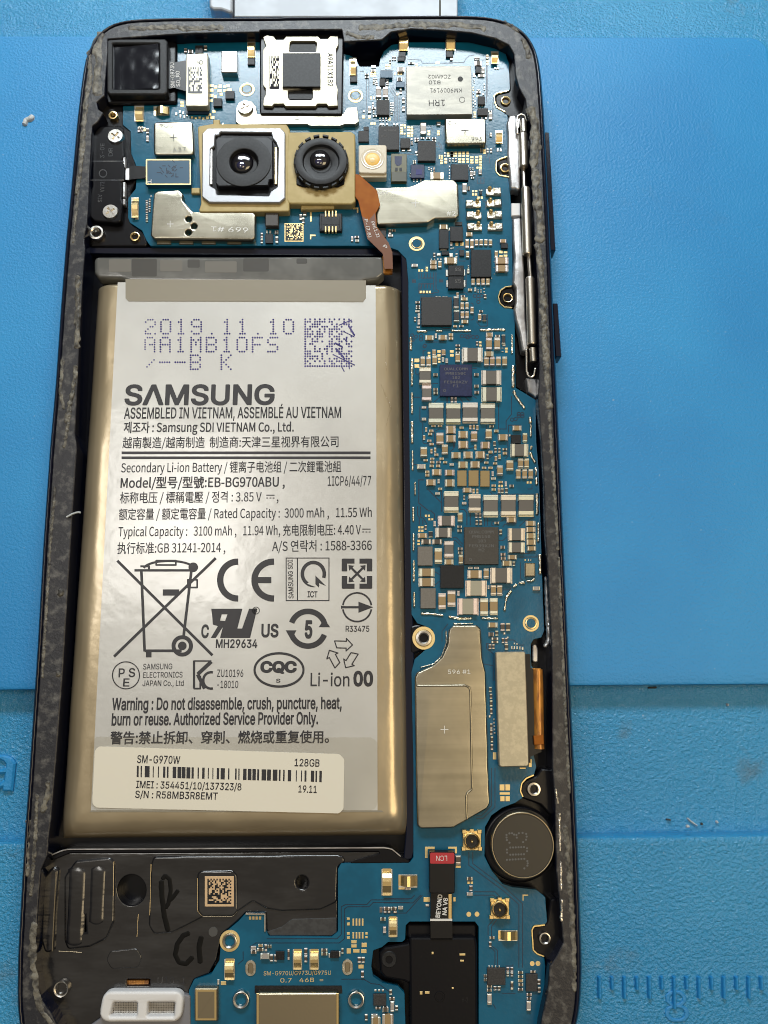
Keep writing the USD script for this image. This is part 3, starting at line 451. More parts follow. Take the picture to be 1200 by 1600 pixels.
tile(600, 1200, 3.75, """p 678,96,706,132;p 711,96,739,132;p 678,142,738,157;p 681,165,707,195;p 712,165,738,195;bh 485,640,520,660;p 488,665,503,680;p 508,665,522,680;bv 500,690,520,722;wh 485,730,520,750;p 240,462,298,476;p 240,476,256,528;p 375,462,428,474;p 415,474,428,500;p 232,757,270,785;p 405,757,420,782;s 243,798,265,812;bv 420,515,450,560;p 420,572,450,586;p 812,742,845,749;p 812,749,818,778
;G.3 605,1172,712,1272;G.3 832,1207,900,1310;s 612,1158,620,1170;s 630,1158,638,1170;s 650,1158,658,1170;s 672,1158,680,1170;bh 585,1212,602,1228;bh 585,1235,602,1250;bv 718,1168,734,1195;bv 742,1168,758,1195;bv 718,1200,734,1222;bv 742,1200,758,1222;bv 742,1250,758,1300;bh 603,1272,634,1288;bh 603,1295,632,1312;wv 605,1325,632,1382;bv 642,1280,660,1305;bv 666,1280,684,1305;bh 785,1192,816,1208;bh 785,1216,816,1232;th 785,1240,816,1256;bh 788,1264,816,1280;bh 785,1290,816,1306;bh 858,1188,888,1202;bv 900,1240,918,1270;bv 902,1285,918,1318;bh 836,1320,866,1338;bh 836,1345,864,1360;wv 836,1368,862,1425
;bh 618,988,648,1004;bv 615,1018,630,1050;wh 125,700,158,716;p 85,698,122,712;bh 0,815,30,835;bh 40,815,70,835;wh 85,812,112,828;bv 0,840,12,850""")
tile(240, 1300, 3, """p 932,407,940,440;p 947,407,955,440;p 961,407,969,440;p 976,407,984,440;p 906,402,920,412;p 906,425,920,438;p 932,470,940,500;p 947,470,955,500;p 961,470,969,500;p 976,470,984,500;p 906,470,920,482;p 906,490,920,502;p 992,470,1004,482;p 992,488,1004,498;p 926,508,952,522;p 926,528,952,542;p 975,520,1000,540;p 905,546,925,570;p 935,550,965,566;p 972,550,998,568
;wv 455,537,480,553;bh 455,557,482,572;bh 485,545,515,560;bv 520,528,532,560;th 490,527,512,540;bh 535,530,552,545;wh 502,570,542,597;bv 545,575,560,608;bv 565,575,578,608;K.3 572,560,612,600;bv 628,550,637,600;bv 706,545,720,575;bv 706,580,720,612;bh 785,548,815,562;bh 785,566,815,580;K.3 828,558,868,592;s 820,570,828,590;s 868,560,876,585;bv 880,545,890,572;bv 957,587,972,615;bv 975,587,990,615;p 960,622,985,640;bv 972,652,986,685
;bh 1060,352,1072,378;bv 1078,352,1092,380;bv 1098,352,1110,380;bv 1125,352,1140,380;wh 1146,348,1170,364;bh 1062,402,1088,418;wv 1075,445,1090,475;s 1070,284,1080,295;s 1084,284,1094,295;s 298,692,308,716;p 315,700,340,718;G.3 1030,760,1090,815;s 1035,738,1045,748;s 1052,738,1062,748;s 1070,738,1080,748;bv 1105,740,1118,765;bh 1105,775,1130,790;wv 1110,795,1128,845;bv 1132,815,1146,838;bh 1040,820,1064,832;bh 1075,820,1098,845;wh 1020,855,1050,872;bv 990,855,1003,885;th 1075,855,1120,905;th 1022,868,1060,905""")
tile(200, 160, 2.727, """bv 745,458,760,482;bv 730,475,742,500;bv 742,490,752,515;K.3 585,560,618,600;bv 565,555,575,575;bv 565,580,575,600;bh 625,545,640,560;bv 628,570,640,598;s 588,545,596,558;s 602,545,610,558;p 775,450,835,460;p 775,460,783,508;p 775,563,800,570;p 775,570,781,583;p 958,447,982,455;p 975,455,982,470;wv 950,570,960,592;bh 965,568,985,578;wh 968,583,985,594;bv 1110,540,1122,560;bh 1125,540,1140,550;wh 1108,562,1130,572;G.4 1070,535,1100,575
;bv 75,415,85,430;bv 75,435,85,450;bv 75,455,85,470;bv 75,475,85,490;bv 75,492,85,508;bv 88,410,96,425;bv 88,430,96,445;bv 88,450,96,465;s 95,395,102,402;bh 45,100,62,110;bh 45,115,62,125;s 66,104,74,112;s 30,490,45,498""")
tile(0, 0, 3, """p 845,475,862,485;p 845,490,862,500;s 822,525,830,540;s 838,515,846,530;s 842,535,850,550;s 855,520,863,535;s 860,538,868,552;s 872,530,880,545;p 895,545,905,555;p 912,548,922,558;p 930,546,940,556;p 948,550,958,560;p 965,545,980,558;p 985,545,1005,558;p 975,530,990,542;p 995,515,1010,528;p 985,395,1002,408;p 1005,400,1018,415;p 1025,395,1040,412;p 1045,400,1060,412;p 1062,395,1078,408;p 985,415,1000,430;p 1020,420,1040,432;p 1045,418,1062,430;p 985,440,1000,455;p 1002,445,1015,460;p 985,465,998,478;p 1030,435,1045,448;p 1065,415,1085,428
;K.5 1000,460,1040,498;K.5 1056,425,1098,462;K.4 915,212,950,250;bv 862,225,876,245;bh 880,232,905,248;bv 955,212,970,235;s 1010,575,1018,585;s 1025,575,1033,585;s 1040,575,1048,585;bh 645,595,662,606;bh 645,608,662,618;p 672,600,685,615;bv 685,600,698,625;wv 685,635,697,662;bv 685,640,692,650""")
tile(560, 40, 8, """p 335,485,362,510;p 370,485,400,510;p 335,516,362,542;p 370,516,400,542;p 150,580,180,608;p 190,580,222,608;p 150,614,180,640;p 190,614,222,640;wh 155,545,218,575;s 160,495,220,530;bh 80,600,130,620;bh 80,635,130,655;B.5 275,560,425,650;G.4 265,658,338,750;K.3 345,665,382,690;wv 220,770,285,890;wv 305,770,372,890;G.5 225,925,388,1115;s 228,912,246,928;s 262,912,280,928;s 335,912,352,928;s 365,912,382,928;bh 500,350,575,385;K.3 490,385,580,440;bv 420,380,440,430;bv 448,380,470,430;bv 385,415,408,470
;wh 488,515,570,575;p 445,590,470,615;p 488,592,512,618;p 525,592,548,618;bh 480,645,550,690;B.4 470,700,580,770;bv 515,780,545,850;p 470,840,500,870;bv 545,900,580,965;wv 545,1005,582,1065;p 148,885,168,920;p 185,885,205,920;wv 120,1010,158,1090;p 50,1120,78,1160;p 120,1120,158,1160;bv 170,960,190,1010;bh 170,1020,215,1045;bv 180,1060,200,1100;bh 180,1115,230,1140;s 55,1060,80,1080
;bv 180,660,205,690;bv 210,660,235,690;bv 180,700,205,730;bv 215,700,240,745;bv 345,700,378,740;bv 395,960,415,1000;bv 425,960,440,1000;bv 395,1020,415,1060;bv 425,1020,440,1065;bv 400,1080,430,1110;p 375,1150,405,1185;bv 260,1150,280,1190;bv 300,1150,320,1190;bv 340,1150,358,1190;bh 620,455,700,480;p 965,450,1020,478;wv 1145,350,1180,430;p 715,470,742,498""")
tile(700, 40, 8, """tv 475,360,508,410;p 475,430,508,458;p 475,466,508,492;s 580,515,605,545;s 612,515,636,545;bh 340,440,420,500;K.4 345,510,412,590;wv 418,515,458,590;wh 372,605,458,640;s 308,620,350,640;s 315,590,340,612;bv 330,400,360,430;bv 365,400,395,430;s 445,722,465,742;s 445,755,465,775;s 445,788,465,808;s 320,680,335,690;s 320,705,335,715;p 308,765,325,780;p 308,795,325,812;s 310,840,326,858;s 310,880,326,898;s 310,915,326,935;s 310,955,326,975;s 310,1000,326,1020;p 320,1070,352,1090;p 320,1098,352,1118;p 320,1126,352,1146
;bh 355,815,410,845;p 355,865,380,890;s 430,845,455,868;s 365,795,400,810;G.4 375,880,462,985;G.4 370,1030,500,1120;s 385,995,400,1015;s 420,995,435,1015;wv 510,1085,552,1170;bh 505,1060,550,1080;bh 415,1140,440,1165;s 460,1145,485,1170;s 330,935,350,950;s 332,975,350,990""")
tile(560, 190, 8, """p 520,30,555,58;p 565,30,598,58;p 520,68,555,92;p 525,100,560,125;p 525,132,560,158;p 568,140,590,160;p 610,60,645,85;p 652,60,685,85;p 610,92,645,118;p 652,95,685,122;p 608,130,645,160;p 652,130,685,160;p 608,165,640,190;p 652,165,680,190;p 570,62,592,85;G.4 525,205,645,330;s 650,210,680,225;bh 655,240,680,290;s 540,345,585,370;s 612,345,662,368;wv 775,20,848,150;bh 778,190,825,215;bh 848,190,898,215;p 865,105,898,138;p 865,145,898,170;p 985,110,1018,138;p 985,145,1018,170
;bv 978,0,1028,45;bh 702,200,752,222;bh 702,230,752,252;bh 920,195,972,220;bh 920,228,972,252;G.55 742,240,965,490;K.4 655,535,825,700;bh 680,480,718,500;bh 680,506,718,525;th 905,630,1058,715;p 1005,415,1025,440;p 1035,415,1055,440;p 1005,445,1025,465;p 1035,445,1055,465;p 1022,475,1055,498;p 1022,505,1055,530;p 1075,455,1110,485;p 1075,492,1110,522;p 1105,378,1138,408;p 1150,378,1190,408;p 1105,414,1138,442;p 1150,414,1190,442;bv 1070,385,1090,435
;bv 875,570,890,600;bv 905,580,920,620;bv 935,565,958,590;bv 935,598,958,622;s 1130,550,1148,570;s 1130,595,1148,612;s 1130,630,1148,648;s 1130,665,1148,682;s 1130,698,1148,715;s 640,640,652,660;s 640,670,652,690;bv 685,720,700,750;bv 725,715,745,750;bv 770,715,790,745;s 705,370,740,395;s 725,405,745,425;p 150,10,180,40;p 190,10,215,40;G.4 0,115,130,250;G.2 65,60,130,115;s 265,20,290,45;s 300,20,325,45;s 345,20,370,45;s 435,20,460,45;s 470,20,500,45;G.6 252,55,508,350""")
tile(700, 190, 8, """p 30,375,65,408;p 80,375,115,408;p 130,375,165,408;p 178,375,212,408;p 228,375,260,408;p 30,414,65,442;p 80,414,115,442;p 130,414,165,442;p 178,414,212,442;p 228,414,260,442;p 125,455,160,485;p 172,455,208,485;p 230,455,262,485;p 125,490,160,518;p 172,490,208,518;p 230,490,262,515;p 278,430,318,455;p 338,430,378,455;p 390,425,425,450;p 278,465,318,490;p 338,465,378,490;p 390,460,425,485;p 278,498,318,522;p 338,498,378,522;p 390,492,425,516;p 390,525,425,548;p 390,560,425,590;p 355,562,380,590
;bv 10,455,32,500;bv 50,455,72,500;bv 88,455,110,500;wv 382,595,425,655;bv 265,575,290,605;bv 300,575,322,605;wv 275,615,310,680;wv 318,620,342,670;bh 285,690,328,715;s 248,545,262,565;wv 180,765,235,880;bh 245,805,272,830;bh 245,835,272,858;p 300,855,328,882;p 338,855,366,882;p 300,895,328,925;p 338,895,366,925;s 385,848,405,865;s 412,848,432,865;K.25 395,868,425,912;p 368,935,398,965;p 410,935,438,965;bh 402,335,430,380;p 440,345,472,375;p 440,380,472,402;bv 482,335,510,385;bv 525,335,552,385;wv 520,138,550,185;K.5 40,530,255,730;s 610,335,632,372;s 648,335,670,372""")
for pts, w in [([(802.4, 610), (805, 618), (812, 628), (820, 639)], 5.2), ([(828, 706), (832, 716), (836.8, 723.5)], 5), ([(789.5, 935.5), (799, 922)], 5.5), ([(801, 918), (808, 912.5)], 5.5), ([(810, 911.5), (821, 910.7)], 5.5), ([(822.5, 908), (830, 908), (836, 904)], 4), ([(788, 955), (790.5, 937), (795, 925)], 4.4), ([(657, 959), (676, 959.5), (693, 962)], 5), ([(700, 963.5), (718, 966.5), (738, 966)], 5), ([(752, 966), (779, 966.5)], 4), ([(708, 974.5), (740, 974.5)], 3), ([(697, 985), (697, 1005), (690, 1025), (678, 1037), (656, 1043)], 2.5)]:
    part('solder_bead', lump(pts, w, PCB, .24, int(pts[0][0]), .3, 2.4), m_solder, PB, smooth=60)

# copper trace gaps that show through the solder mask
TR = []
def traces(ox, oy, k, w, s):
    for ln in s.replace('\n', ' ').split(';'):
        q = [float(v) for v in ln.replace(' ', ',').split(',') if v]
        if len(q) >= 4: TR.append(sg.LineString([(ox + a / k, oy + b / k) for a, b in zip(q[::2], q[1::2])]).buffer(w / 2, cap_style='flat', join_style='mitre'))
traces(630, 340, K, 1.3, "268,930 268,1045;312,940 312,1030 520,1030 520,930;365,940 365,1030;412,940 412,1030;462,940 462,1030;520,1030 520,1200;558,930 558,1210;268,1220 268,1130 520,1130;312,1130 312,1210;365,1130 365,1210;412,1130 412,1210;462,1130 462,1210;148,1080 218,1080;148,1070 218,1070;148,1060 218,1060;148,1095 218,1095;148,1105 218,1105;612,1060 682,1060;612,1072 682,1072;612,1085 682,1085;612,1097 682,1097;870,590 935,530 1000,525 1050,480;960,690 960,740 1060,740;1075,880 1075,1200")
traces(630, 440, K, 1.2, "268,35 268,205 520,205;268,35 520,35 520,150;560,0 560,135 605,150 605,180 480,200;300,330 300,245 560,245;320,750 620,750 680,800 800,800;430,1030 700,1030;1100,240 1080,200 1040,180 960,180;290,205 290,80")
traces(730, 440, K, 1.2, "155,680 220,760 330,760 345,740 345,560;60,365 95,370 105,420;60,655 110,640 118,560")
traces(635, 530, K, 1.3, "285,300 285,195 335,195;160,500 160,590 200,605;440,755 540,755;130,990 240,990;470,1075 540,1010 570,980;680,1080 680,980;700,1080 700,980;900,980 960,1080;1000,980 1080,1060;1110,950 1200,1010;1125,500 1200,500")
traces(635, 630, K, 1.3, "230,60 230,300 280,340 280,660 300,690 370,690 370,740;480,480 480,680 560,720;800,660 800,780 740,830;820,660 820,760;1030,780 1200,750;130,1045 320,1045;500,470 560,440 660,440")
traces(735, 630, K, 1.3, "480,20 480,440 610,440 610,300 700,190 700,-120;650,500 650,375 860,375;640,520 640,900 600,950;270,370 270,440 380,440;300,950 420,860;160,1010 230,960")
traces(635, 730, K, 1.5, "210,330 210,215 300,215;210,330 210,610 380,745 420,745 480,800 480,900;360,370 600,610 600,400;190,670 190,820 220,860 220,980;240,670 240,850 290,870 330,940 350,980;280,900 280,980;600,610 600,760;920,720 980,720 1030,780 1030,990;1090,780 1090,990")
traces(735, 730, K, 1.3, "330,410 370,460 1085,460 1085,600;240,850 240,1000;290,860 290,1000;400,920 365,940 365,990 400,1000;480,920 530,920 600,860;550,1020 590,970 780,965 790,900;830,1010 930,920 1100,850;975,370 1050,370 1050,300")
traces(640, 830, K, 1.3, "735,110 800,110 900,220;735,150 790,160 890,260;430,690 510,740;430,920 510,850;0,1160 20,1160")
traces(740, 830, K, 1.3, "430,160 500,160 560,100;790,380 940,380 990,330;790,440 1080,440 1080,400;800,530 800,800 840,840;500,1000 620,1000 650,940")
traces(600, 880, 3.75, 1.2, "600,470 630,470 630,430;600,470 600,500 640,530 640,690;650,690 650,540;720,450 760,450 790,480 820,480;375,355 340,400 340,460;580,590 640,600")
traces(600, 1200, 3.75, 1.3, "0,765 160,765 180,745;0,790 170,790 215,745;0,850 130,850 225,745;497,490 497,570 700,720 790,800 790,1170;520,490 520,560 715,705 812,795 812,1170;525,725 650,725 680,755;525,745 640,745 665,765;640,890 610,925 610,980;660,890 630,930 630,985;625,1050 650,1075 650,1160;635,1045 665,1070 665,1160;640,1385 655,1410;630,0 630,220 570,280 540,280;650,0 650,230 580,295 540,295;712,1160 755,1160 755,1150;690,1320 770,1320")
traces(240, 1300, 3, 1.3, "530,500 860,500 880,480 880,350 900,340 1000,340 1020,318 1200,318;540,520 870,520 895,500 895,360 910,350 1010,350 1030,330 1200,330;450,540 480,520 620,520;395,620 420,600 420,560;985,690 1020,710 1060,715 1120,760;880,690 990,690")
traces(560, 40, 8, 1.1, "100,660 100,1100;130,660 130,900;390,800 450,890 450,1190;410,780 470,870 470,1190;430,760 490,860 490,1190;510,900 510,1190;280,560 440,560;20,575 70,575;610,420 780,430 800,470 1180,470;540,450 600,440;200,530 200,450")
traces(700, 40, 8, 1.1, "420,430 480,430 480,960;640,540 705,540;10,460 200,460 220,420 260,380 330,370;490,500 490,880;100,990 100,1000;560,960 560,1180")
traces(560, 190, 8, 1.1, "700,100 640,60;980,270 1010,290 1030,350;990,250 1030,285 1050,350;960,300 1000,320;600,410 700,410;890,40 930,110;900,420 900,500")
traces(700, 190, 8, 1.1, "365,700 365,770 450,770 450,705 365,705;410,705 410,770;430,985 470,1010 470,1100;520,440 520,520;180,960 200,950;480,440 480,300;560,340 590,310")
for x, y in [(644, 524), (650, 526), (645, 531), (664, 540)]: TR.append(sg.Point(x, y).buffer(3).difference(sg.Point(x, y).buffer(1.7)))
for a in [(730 + c / K, 440 + d / K) for c, d in [(130, 245), (190, 245), (245, 245), (190, 295), (190, 345), (0, 945), (40, 920), (105, 945), (165, 945)]] + [(630 + c / K, 440 + d / K) for c, d in [(305, 930), (305, 985), (365, 1100), (1000, 930), (1060, 930), (1110, 945)]] + [(735 + c / K, 630 + d / K) for c, d in [(825, 185), (885, 185), (825, 220), (885, 220), (710, 280), (770, 270)]]:
    TR.append(sg.Point(a).buffer(3.2).difference(sg.Point(a).buffer(1.9)))
clear_ = so.unary_union(TR).intersection(sg.Polygon(board))
part('trace_lines', sheet_px(clear_, PCB, .006), m_trace, PB, kind='stuff')

# ------------------------------------------------------------------ shields, chips and connectors with their markings
def shield(pts, z, name='shield_can', mat=None, rnd=.45, bev=.22, wall=None, label=None):
    return part(name, prism(pts, PCB - .02, z, bev, rnd), mat or m_shield, PH, label=label, smooth=35)
def cross(px, py, r, z, parent, mat): part('alignment_cross', sheet_px(so.unary_union([shapely.box(px - r, py - .6, px + r, py + .6), shapely.box(px - .6, py - r, px + .6, py + r)]), z, .02), mat, parent)
s1 = shield([(240, 190), (301, 189), (303, 242), (240, 242)], 6.0, rnd=.5); cross(271, 215, 5, 6.0, s1, m_mark)
mark('DC4', (271, 193), (250, 193), 7, 6.0, s1, m_mark, flip=1); mark('A37', (270, 238), (291, 236), 7, 6.0, s1, m_mark)
s2p = [(240, 302), (246, 298), (280, 296), (287, 304), (285, 312), (301, 330), (396, 331), (400, 337), (399, 372), (393, 375), (240, 373), (235, 367)]
s2 = part('shield_can', prism(s2p, PCB, 6.0, .22, .45, [circ(294.5, 342, 4.2, 14), circ(303, 353, 4.2, 14), circ(294, 363, 4.2, 14)]), m_shield, PH, smooth=35)
cross(266, 350, 5, 6.0, s2, m_steel); mark('669 #1', (388, 356), (330, 354), 8, 6.0, s2, m_steel)
s3 = shield([(585, 292.5), (639, 291), (650, 287), (662, 280.5), (709, 280.5), (716, 287), (717.5, 336), (712, 341), (679, 341.5), (668, 348), (588, 351)], 6.0)
cross(649, 317, 6, 6.0, s3, m_white); mark('669', (590, 304.5), (607, 303.5), 7.5, 6.0, s3, m_white); mark('#2', (698, 337), (712, 337), 8, 6.0, s3, m_white)
s4 = shield([(694.8, 184), (759, 184), (760, 224.5), (696, 225)], 6.0, rnd=.4); cross(726.5, 204, 6, 6.0, s4, m_mark)
mark('D2', (712, 188.5), (700, 189), 6.5, 6.0, s4, m_mark, flip=1); mark('993', (737, 220), (753, 220), 7, 6.0, s4, m_mark)
s5 = part('shielded_module', prism([(635, 103.4), (736, 103), (738, 178.5), (635.5, 179)], PCB, 6.05, .04), m_shieldp, PH, label='matte grey shielded radio module')
for t, a, b, c in [('1RH', (695, 156), (670, 156), 11), ('KM9009191', (721, 138), (672, 138), 7.5), ('B10', (688, 126), (670, 126), 6.5), ('ZC4M02', (704, 117), (669, 117), 6.5)]: mark(t, a, b, c, 6.05, s5, m_ic, kind='inter')
part('pin_dot', sheet_px(sg.Point(719.3, 123.6).buffer(4), 6.05), m_ic, s5); part('maker_mark', sheet_px(sg.Point(722, 156).buffer(4.6).difference(sg.Point(722, 156).buffer(3.8)), 6.05), m_ic, s5)
big = [(709, 976.5), (745, 976.5), (751.5, 982), (754, 1031), (759, 1050), (760, 1090), (763, 1200), (765.5, 1256), (761, 1264), (708, 1294), (657, 1295), (652, 1290), (650, 1200), (648.5, 1058), (652, 1050), (676, 1040), (690, 1027), (699, 1008), (701.5, 984)]
s6 = shield(big, 6.0); cross(694.5, 1140, 6, 6.0, s6, m_white); mark('596 #1', (700, 1053), (735, 1053), 6.5, 6.0, s6, m_white)
part('raised_step', tube(LP(smoothline([(651, 1071.5), (727, 1071), (733, 1074), (735, 1080), (737.5, 1233), (730, 1239), (728.5, 1245), (729.5, 1281)], 2.5), 6.0), .14, 8), m_shield, s6, smooth=True)
st = part('connector_stiffener', prism([(774.5, 1020), (777, 1018.5), (819, 1018), (821, 1020), (826.5, 1194), (824, 1197.5), (783, 1198.5), (780, 1196)], 5.2, 6.35, .10, .1), m_stiff, PH, label='long pale gold connector stiffener')
part('connector_base', box(778, 1022, 829, 1192, PCB, 5.25), m_flex, PH)
part('ribbon_tail', prism([(820, 1040), (830, 1044), (842, 1050), (846, 1175), (829, 1182), (822, 1190)], 5.5, 5.62), m_flex, PH)
kp = part('ribbon_flex', merge([tube(LP(smoothline([(840, 1046), (842, 1170)], 4), 5.3), .7, 12), prism([(831, 1044), (845, 1044), (848, 1171), (835, 1172)], 5.0, 5.55, .1)]), m_kapton2, PH, label='orange patterned ribbon bent over the board edge', smooth=40)
part('tape_band', prism([(834, 1150), (849, 1148), (850, 1163), (835, 1164)], 5.5, 6.06, .05), m_kapton, kp)
part('frame_slot', prism([(832, 1002), (842, 1003), (848, 1010), (850, 1030), (851, 1200), (838, 1200), (834, 1180), (832, 1040)], 2.61, 2.7), m_black, PH)
part('bracket_tab', prism([(832, 1004), (838, 1006), (841, 1015), (841, 1036), (832, 1034)], 3.4, 4.2, .15, .3), m_bracket, PH)
# chip markings
def chipmark(lines, z, par): 
    for t, a, b, c in lines: mark(t, a, b, c, z, par, m_mark, kind='mono')
def chip_at(x, y):
    return min((c for c in CH if c[0] - 3 < x < c[2] + 3 and c[1] - 3 < y < c[3] + 3), key=lambda c: abs((c[0] + c[2]) / 2 - x) + abs((c[1] + c[3]) / 2 - y))
def chip_path(x, y): p = CH[chip_at(x, y)]; return p if p.count('/') < 4 else PH
d_ = PH
chipmark([('QUALCOMM', (694, 578.5), (730.5, 578.5), 4.2), ('PM8150C', (696.5, 585.5), (728, 585.5), 4.2), ('102', (707, 592), (718.5, 592), 4.2), ('FE940XZV', (694, 599), (730.5, 599), 4.2), ('F1', (708, 605), (716.5, 605), 4.2)], PCB + .5, chip_path(712, 593))
chipmark([('QUALCOMM', (733, 833.5), (771, 833.5), 4.4), ('PM8150', (738, 840.7), (766, 840.7), 4.4), ('103', (747, 847.5), (759, 847.5), 4.4), ('FE939XJN', (733, 855), (771.5, 855), 4.4), ('H2', (748, 861.5), (757, 861.5), 4.4)], PCB + .55, chip_path(752, 850))
for a, z in [((694.7, 610.3), PCB + .5), ((735, 874.3), PCB + .55)]: part('pin_ring', sheet_px(sg.Point(a).buffer(2.2).difference(sg.Point(a).buffer(1.5)), z), m_mark, chip_path(*a))
for y in (424.5, 442.5): mark('S3', (720, y - 6), (711, y - 6), 5.5, PCB + .6, chip_path(712, y - 1), m_mark)
chipmark([('DC10004', (600, 205), (619, 205), 2.6), ('R52', (596, 214), (604, 214), 2.6)], PCB + .6, chip_path(607, 214))
ic(820.5, 879.5, 836.3, 900.5, m_shield, .5, name='crystal_can', bev=.1)
ls_ = ic(642, 257, 663, 278, m_icn, .42, name='light_sensor'); part('sensor_die', box(650, 264.5, 659.5, 273, PCB + .42, PCB + .45), M('die_blue', (.03, .03, .16), .2), ls_)
sn = ic(611, 240, 635.5, 284, M('sensor_green', (.10, .095, .035), .4), .55, name='range_sensor'); part('sensor_window', prism([(616.5, 244), (628, 244), (627.5, 256), (624, 259), (620, 259), (617, 255)], PCB + .5, PCB + .57), m_icn, sn)
part('sensor_cap', box(612, 268, 635.5, 283.5, PCB + .5, PCB + .75, .05), M('sensor_dark', (.045, .045, .018), .4), sn)
for x in (617.5, 624): part('solder_dot', box(x, 262, x + 4, 267, PCB + .54, PCB + .6), m_ick, sn)

# gold spring fingers
def spring(x0, y0, x1, y1, hor=False, mat=None, z=PCB, rise=.75, flip=False):
    """A bent leaf contact: foot, arch, tip."""
    n = 9; prof = [(0, .1), (.12, .1), (.18, .45), (.3, .8), (.45, 1.0), (.62, .95), (.78, .7), (.9, .5), (1, .62)]
    V = []; 
    for t, h in prof:
        t_ = 1 - t if flip else t
        for s in (0, 1):
            q = (x0 + (x1 - x0) * t_, y0 + (y1 - y0) * (.1 + .8 * s)) if hor else (x0 + (x1 - x0) * (.1 + .8 * s), y0 + (y1 - y0) * t_)
            V.append(L(*q, z + .4) + (0, 0, h * rise - .4))
    V = np.array(V); V2 = V - (0, 0, .08); i = np.arange(n - 1) * 2; m_ = 2 * n
    f = np.vstack([np.column_stack([i, i + 1, i + 3]), np.column_stack([i, i + 3, i + 2]), np.column_stack([i + m_, i + 3 + m_, i + 1 + m_]), np.column_stack([i + m_, i + 2 + m_, i + 3 + m_]), np.column_stack([i, i + 2, i + 2 + m_]), np.column_stack([i, i + 2 + m_, i + m_]), np.column_stack([i + 1, i + 1 + m_, i + 3 + m_]), np.column_stack([i + 1, i + 3 + m_, i + 3])])
    p = part('spring_contact', (np.vstack([V, V2]), f), mat or m_gold, PH)
    part('contact_foot', box(x0, y0, x1, y1, z - .01, z + .07, .02), m_dotm, p)
for a in [(386, 64, 399, 90), (546, 90, 557, 118), (622.5, 53, 639, 80), (696, 52, 712, 79), (767, 80, 779, 100), (774, 203, 785.5, 224), (596, 1358, 613, 1399), (607, 1433, 621, 1464), (350, 1499, 367, 1531), (457.5, 1484, 472, 1515), (483.5, 1484, 498.5, 1515), (210, 165, 225, 190), (205, 308, 217, 340)]: spring(*a)
for a in [(622.7, 1366.5, 652, 1387), (779, 1453.5, 808.5, 1470.5), (240, 166, 264.5, 180)]: spring(*a, hor=True)
for x, y0 in [(386, 90), (546, 117), (622, 78), (696, 78)]: part('contact_base', box(x + 1, y0 - 14, x + 12, y0 + 11, PCB, PCB + .35, .05), m_ick, PH)
for col, xs, ys, fl in [(0, (759.5, 783), (291, 309, 327, 346), False), (1, (728, 751.5), (310, 328, 346), True)]:
    for i, y in enumerate(ys):
        x0, x1 = xs[0] + i * .9, xs[1] + i * .8; y0, y1 = y + 1.5, y + 14
        p = part('ball_contact', merge([box(x0, y0 + 2, x1, y1, PCB, PCB + .22, .05), box(*((x0 + 12, y0, x1, y1 - 2) if not fl else (x0, y0, x1 - 12, y1 - 2)), PCB, PCB + .62, .12), box(x0, y1 - 3, x1, y1, PCB, PCB + .42, .1)]), m_solder, PH)
        part('gold_ball', dome(x0 + 5.5 if not fl else x1 - 5.5, y0 + 2, 3.4, PCB + .3, .45, 16), m_gold, p, smooth=True)

# ------------------------------------------------------------------ camera corner
FC = part('front_camera', prism([(170, 60), (258, 60), (262, 64), (261.5, 144), (257, 148), (171, 147.5), (166.5, 143), (166.5, 64)], 3, 6.7, .25, .3, [rc(176, 68, 248, 138.5)]), m_blackm, PH, label='square black sensor module in the top left corner')
part('module_base', prism([(163, 62), (262, 60), (276, 66), (276, 160), (168, 162), (163, 150)], 3, 5.5, .3, .4), m_black, FC)
v, f = [], []
for j in range(19):
    for i in range(19):
        a = L(176 + 72 * i / 18, 68 + 70.5 * j / 18, 6.45); v.append(a + (0, 0, -.10 + .13 * (meshkit.fbm(np.array((i * .22, j * .22, 2.)), 2, 4) - .5) - .19 + .38 * i / 18))
for j in range(18):
    for i in range(18): q = j * 19 + i; f += [(q, q + 19, q + 1), (q + 1, q + 19, q + 20)]
part('glossy_film', (np.array(v), np.array(f)), M('film_black', (.006, .007, .012), .10, coat=.5), FC, smooth=True)
fx = part('flex_cable', prism([(258, 92), (270, 98), (292, 94), (292, 143), (272, 137), (258, 140)], 5.8, 5.95), m_flex, PH, label='black flex between sensor module and silver connector')
mark('SM-G973U', (273, 137), (272, 98), 6, 5.95, fx, m_white); mark('S0_R0', (281.5, 135), (280.5, 111), 6, 5.95, fx, m_white)
cs = part('connector_stiffener', prism([(291, 84), (324.5, 83), (326, 164), (323, 166), (290, 165.5)], PCB + .3, 6.3, .08, .1), m_stiff, PH, label='silver connector plate with a printed code'); part('code_matrix', matrix2d(294, 105, 316, 146, 12, 3, 6.3, .5), m_ink, cs); mark('6', (317, 101), (317, 94), 9, 6.3, cs, m_ink)
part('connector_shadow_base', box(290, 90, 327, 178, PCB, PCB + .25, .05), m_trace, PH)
cnn = part('silver_can', box(345.5, 79, 370.5, 113, PCB, 5.9, .12, .15), m_steel, PH)
m_print = M('matte_print', (.03, .03, .04), .8, spec=.08)
